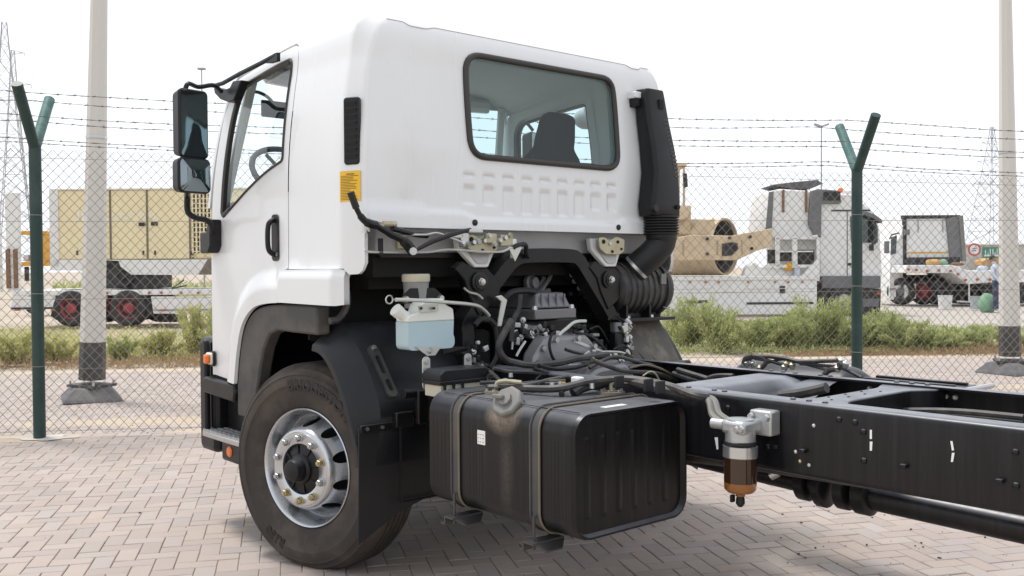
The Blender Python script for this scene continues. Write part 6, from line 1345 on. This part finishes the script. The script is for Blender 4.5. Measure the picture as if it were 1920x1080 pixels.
# ---- far building with signs
F = Frame(1870, 75); B_ = F.thing('low_building', 'long low pale building behind the far right lamp post', 'building')
F.slab(MB(), 1802, 458, 2150, 508, 0, 12).build('wall', 'wall_pale', B_); F.slab(MB(), 1800, 455, 2152, 460, -.3, 12.3).build('roof', 'bg_white', B_)
F.slab(MB(), 1940, 475, 1965, 505, -.02, 0).build('door', 'bg_grey', B_)
F.poly(MB(), [(1842, 490), (1855, 484), (1875, 482), (1905, 487), (1910, 497), (1842, 497)], -2, -.5).build('awning', 'burlap', B_)
F = Frame(1858, 70); S_ = F.thing('green_sign', 'green sign board with white Arabic lettering on the low building', 'sign')
F.slab(MB(), 1842, 463, 1890, 484, 0, .1).build('board', 'sign_green', S_)
ar = MB()
for x0, h_ in ((1846, 10), (1851, 5), (1855, 12), (1860, 12), (1864, 6), (1868, 13), (1872, 13), (1876, 7), (1880, 11)):
    a = F(x0, 479); c = F(x0, 479-h_); ar.tube(spl([(a.x-.06, -.02, a.z), (a.x, -.02, a.z-.05), (a.x+.05, -.02, a.z), (c.x+.05, -.02, c.z)], 3), .035, 5)
a = F(1845, 479); c = F(1885, 479); ar.tube([(a.x, -.02, a.z), (c.x, -.02, c.z)], .035, 5); ar.build('lettering', 'plastic_white', S_)
MB().tube([F(1850, 484, .05), Vector((F(1850, 484).x, .05, 0))], .04, 6).build('leg', 'galv', S_); MB().tube([F(1884, 484, .05), Vector((F(1884, 484).x, .05, 0))], .04, 6).build('leg', 'galv', S_)
F = Frame(1827, 60); S_ = F.thing('round_sign', 'round white road sign with red rim on a thin pole', 'sign'); q = F(1827, 468)
MB().lathe([(0, 0), (.30, 0), (.30, .02), (0, .02)], (q.x, 0, q.z), (0, 1, 0), 24).build('plate', 'plastic_white', S_); MB().lathe([(.30, -.01), (.40, -.01), (.40, .02), (.30, .02)], (q.x, 0, q.z), (0, 1, 0), 28).build('rim', 'sign_red', S_); MB().cyl((q.x, .05, 0), (q.x, .05, q.z), .035, n=8).build('pole', 'galv', S_)
MB().box((q.x, -.01, q.z+.07), (.26, .01, .05)).build('symbol', 'bg_grey', S_); MB().box((q.x, -.01, q.z-.06), (.20, .01, .07)).build('symbol', 'bg_grey', S_)

# ---- street lights and lattice pylons in the distance
def street_light(u, vtop, b, label, side=1, heads=1):
    p = BG(u, vtop, b); h = p.z; t = thing('street_light', label, 'street light', (p.x, p.y, 0), ROT, 'distant street lights'); r_ = b/1800*1.1
    MB().tube([(0, 0, 0), (0, 0, h)], [r_*1.5, r_], 8).build('pole', 'galv', t)
    for s in ((1, -1) if heads == 2 else (side,)): MB().box((s*b/1800*7, 0, h+b/1800*1), (b/1800*14, .3, b/1800*3.5), Matrix.Rotation(-.35*s, 3, 'Y')).build('lamp_head', 'galv', t, bevel=.03)
street_light(378, 130, 55, 'distant street light rising above the left door mirror', 0); street_light(1540, 236, 70, 'distant two-armed street light above the white tractor unit', heads=2)
def pylon(uc, vtop, vbase_w, b, label, levels, arms):
    s = b/1800; top = BG(uc, vtop, b); H = top.z; t = thing('lattice_pylon', label, 'pylon', (top.x, top.y, 0), ROT+.4, 'lattice pylons on the horizon'); W0 = vbase_w*s/2; th = max(.05, s*.62)
    def hw(z): return W0*(1-z/H)**1.15+.3
    def ring(z): w_ = hw(z); return [Vector((a*w_, c*w_, z)) for a, c in ((-1, -1), (1, -1), (1, 1), (-1, 1))]
    zs = [H*(1-(1-i/levels)**1.25) for i in range(levels+1)]; legs = MB(); br = MB()
    for i in range(levels):
        A, B2 = ring(zs[i]), ring(zs[i+1])
        for k in range(4):
            legs.tube([A[k], B2[k]], th, 4, False); br.tube([A[k], B2[(k+1) % 4]], th*.6, 3, False); br.tube([A[(k+1) % 4], B2[k]], th*.6, 3, False); br.tube([B2[k], B2[(k+1) % 4]], th*.6, 3, False)
    legs.build('legs', 'pylon_grey', t, smooth=0, fix=False); br.build('bracing', 'pylon_grey', t, smooth=0, fix=False)
    for z, L in arms:
        z *= H; w_ = hw(z); L *= s
        for sx in (-1, 1):
            ar = MB()
            tip = Vector((sx*(w_+L), 0, z+.3))
            for q in (Vector((sx*w_, w_, z)), Vector((sx*w_, -w_, z)), Vector((sx*w_, 0, z+L*.3))): ar.tube([q, tip], th*.7, 3, False)
            ar.tube([tip, tip-Vector((0, 0, L*.25))], th*.8, 4, False)
            ar.build('cross_arm', 'pylon_grey', t, smooth=0, fix=False)
pylon(8, 42, 95, 130, 'tall lattice pylon at the left edge behind the forked post', 14, ((.62, 36), (.76, 30), (.88, 24)))
pylon(24, 95, 60, 190, 'second lattice pylon standing just right of the tallest one', 13, ((.62, 30), (.78, 26)))
pylon(1860, 238, 75, 230, 'lattice pylon behind the right lamp post', 13, ((.6, 30), (.75, 26), (.88, 20)))
# overhead lines between the pylons
wl = MB()
for dz_ in (0, 3.2, 6.4): 
    a = BG(-40, 150, 130)+Vector((0, 0, dz_)); c = BG(560, 300, 200)+Vector((0, 0, dz_*.6)); wl.tube([a+(c-a)*t+Vector((0, 0, -14*t*(1-t)*.6)) for t in [i/20 for i in range(21)]], .03, 3, False)
stuff(tag(wl.build('power_lines', 'pylon_grey', smooth=0, fix=False), 'thin overhead power lines leaving the left pylon', 'power line'))

# ================================================================== scrub along the far side of the paving
def leaf_mat(name, c0, c1):
    m = bpy.data.materials.new(name); m.use_nodes = True; n = m.node_tree; b = n.nodes['Principled BSDF']; b.inputs['Roughness'].default_value = .75
    at = n.nodes.new('ShaderNodeAttribute'); at.attribute_name = 'tone'; mx = n.nodes.new('ShaderNodeMix'); mx.data_type = 'RGBA'; mx.inputs[6].default_value = (*c0, 1); mx.inputs[7].default_value = (*c1, 1)
    n.links.new(at.outputs['Fac'], mx.inputs[0]); n.links.new(mx.outputs[2], b.inputs['Base Color']); tr_ = n.nodes.new('ShaderNodeBsdfTranslucent'); n.links.new(mx.outputs[2], tr_.inputs[0])
    ms = n.nodes.new('ShaderNodeMixShader'); ms.inputs[0].default_value = .4; n.links.new(b.outputs[0], ms.inputs[1]); n.links.new(tr_.outputs[0], ms.inputs[2]); n.links.new(ms.outputs[0], n.nodes['Material Output'].inputs[0]); MATS[name] = m
leaf_mat('leaf_green', (.19, .23, .07), (.60, .63, .28)); leaf_mat('leaf_yellow', (.30, .31, .10), (.68, .66, .30)); leaf_mat('leaf_brown', (.22, .13, .07), (.46, .33, .18))
mat('twig', (.16, .10, .06), .9, var=.2)
def shrub_mesh(seed, h, rad, n, m, parent, blade=.06):
    r = random.Random(seed); V, Fc, C = [], [], []
    stems = [(Vector((r.gauss(0, .14)*rad, r.gauss(0, .14)*rad, 0)), Vector((r.gauss(0, .45)*rad, r.gauss(0, .45)*rad, h*r.uniform(.45, 1.1)))) for _ in range(max(8, n//240))]
    for _ in range(n):
        a, d = r.choice(stems); t = r.random()**.6; p = a+d*t+Vector((r.gauss(0, .065)*rad, r.gauss(0, .065)*rad, r.gauss(0, .04)*h)); p.z = max(.01, p.z)
        dr = (d.normalized()+Vector((r.gauss(0, .55), r.gauss(0, .55), r.gauss(.15, .4)))).normalized(); L = blade*r.uniform(.5, 1.4); sd_ = dr.cross(Vector((r.gauss(0, 1), r.gauss(0, 1), r.gauss(0, 1)))).normalized()*L*.14
        o = len(V); V += [p-sd_, p+sd_, p+dr*L*.6+sd_*.7, p+dr*L]; Fc += [(o, o+1, o+2), (o, o+2, o+3)]; c = min(1, max(0, r.gauss(.5, .22)+.15*(t-.5))); C += [c]*4
    me = bpy.data.meshes.new('foliage'); me.from_pydata(V, [], Fc); me.materials.append(M[m]); at = me.attributes.new('tone', 'FLOAT', 'POINT'); at.data.foreach_set('value', C)
    o = bpy.data.objects.new('foliage', me); COL.objects.link(o); o.parent = parent
    tw = MB()
    for a, d in stems: tw.tube([a, a+d*.5+Vector((r.gauss(0, .03), r.gauss(0, .03), 0)), a+d*.9], [.007, .005, .002], 4, False)
    tw.build('stems', 'twig', parent, smooth=0, fix=False)
def shrub(u, v, vt, wpx, m, label, seed, n=2600, blade=.06):
    p = GR(u, v); b = (p-CAM).dot(E2); h = (v-vt)/1800*b; rad = wpx/1800*b/1.5
    t = thing('scrub_bush', label, 'bush', (p.x, p.y, -.02), 0, 'wild bushes behind the fence'); shrub_mesh(seed, h, rad, n, m, t, blade)
sh = [ # left of the cab
 (30, 680, 620, 80, 'leaf_yellow', 'low yellow-green bush at the left edge behind the green post'), (110, 676, 636, 60, 'leaf_yellow', 'sparse yellow-green bush between green post and left lamp post'),
 (225, 674, 634, 50, 'leaf_green', 'small green bush just right of the left lamp post'), (300, 668, 622, 70, 'leaf_yellow', 'yellowish bush midway between left lamp post and cab'),
 (370, 665, 578, 70, 'leaf_yellow', 'tallest yellow-green bush at the front edge of the cab'), (420, 668, 590, 70, 'leaf_green', 'green bush half hidden behind the cab front'),
 # right of the cab
 (1290, 650, 562, 100, 'leaf_green', 'bright green bush next to the far splash guard'), (1350, 655, 580, 90, 'leaf_green', 'broad green bush in front of the low loader slots'), (1415, 652, 600, 80, 'leaf_green', 'green bush below the roller yoke'),
 (1480, 652, 584, 110, 'leaf_green', 'tall green bush left of the right forked post'), (1540, 650, 562, 100, 'leaf_green', 'tall green bush under the tractor unit rear'), (1590, 652, 594, 80, 'leaf_green', 'green bush directly behind the right forked post'),
 (1640, 650, 582, 90, 'leaf_green', 'green bush under the tractor unit bumper'), (1700, 655, 604, 90, 'leaf_green', 'lower green bush right of the tractor unit'), (1760, 655, 622, 90, 'leaf_green', 'low green bush below the white pail'), (1830, 652, 612, 80, 'leaf_green', 'low green bush left of the right lamp post'), (1905, 650, 615, 70, 'leaf_green', 'low green bush at the right edge behind the lamp post')]
for i, (u, v, vt, wp, m_, lb_) in enumerate(sh): shrub(u, v, vt, wp, m_, lb_, 100+i, 9000 if wp >= 90 else 4500)
# continuous ground cover between the bushes, green on the right, dry on the left
def cover(name, label, pts, n, h, m, seed, blade):
    r = random.Random(seed); V, Fc, C = [], [], []
    for _ in range(n):
        u0, u1, v0, v1 = r.choice(pts); p = GR(r.uniform(u0, u1), v0+(v1-v0)*r.random()); hh = h*(.35+.9*max(0, noise.noise(p*.55+Vector((seed, 0, 0)))+.35))*r.uniform(.5, 1.2)
        q = Vector((p.x+r.gauss(0, .1), p.y+r.gauss(0, .1), -.05+r.random()*hh)); dr = Vector((r.gauss(0, .5), r.gauss(0, .5), r.gauss(.6, .4))).normalized(); L = blade*r.uniform(.5, 1.5); s_ = dr.cross(Vector((r.gauss(0, 1), r.gauss(0, 1), r.gauss(0, 1)))).normalized()*L*.14
        o = len(V); V += [q-s_, q+s_, q+dr*L*.6+s_*.7, q+dr*L]; Fc += [(o, o+1, o+2), (o, o+2, o+3)]; c = min(1, max(0, r.gauss(.5, .22)+.5*noise.noise(p*1.3))); C += [c]*4
    me = bpy.data.meshes.new(name); me.from_pydata(V, [], Fc); me.materials.append(M[m]); at = me.attributes.new('tone', 'FLOAT', 'POINT'); at.data.foreach_set('value', C)
    o = bpy.data.objects.new(name, me); COL.objects.link(o); stuff(tag(o, label, 'scrub'))
cover('green_scrub', 'dense low green scrub covering the ground behind the right fence', [(1255, 1930, 612, 660), (1255, 1640, 600, 640)], 50000, .17, 'leaf_green', 5, .06)
cover('dry_scrub', 'dry brownish scrub along the edge of the paving', [(-20, 430, 650, 688), (1480, 1930, 650, 668)], 16000, .13, 'leaf_brown', 6, .06)
cover('pale_scrub', 'patchy yellow-green scrub behind the left lamp post', [(-20, 160, 618, 672), (200, 430, 622, 676)], 15000, .20, 'leaf_yellow', 7, .06)
cover('far_grass', 'distant grass strip showing beneath the generator', [(100, 420, 540, 560)], 6000, .8, 'leaf_green', 8, .25)
# litter on the verge
for i, (u, v) in enumerate(((137, 683), (118, 684), (358, 682), (15, 700), (127, 812), (95, 815))):
    pass
# faint dusty air
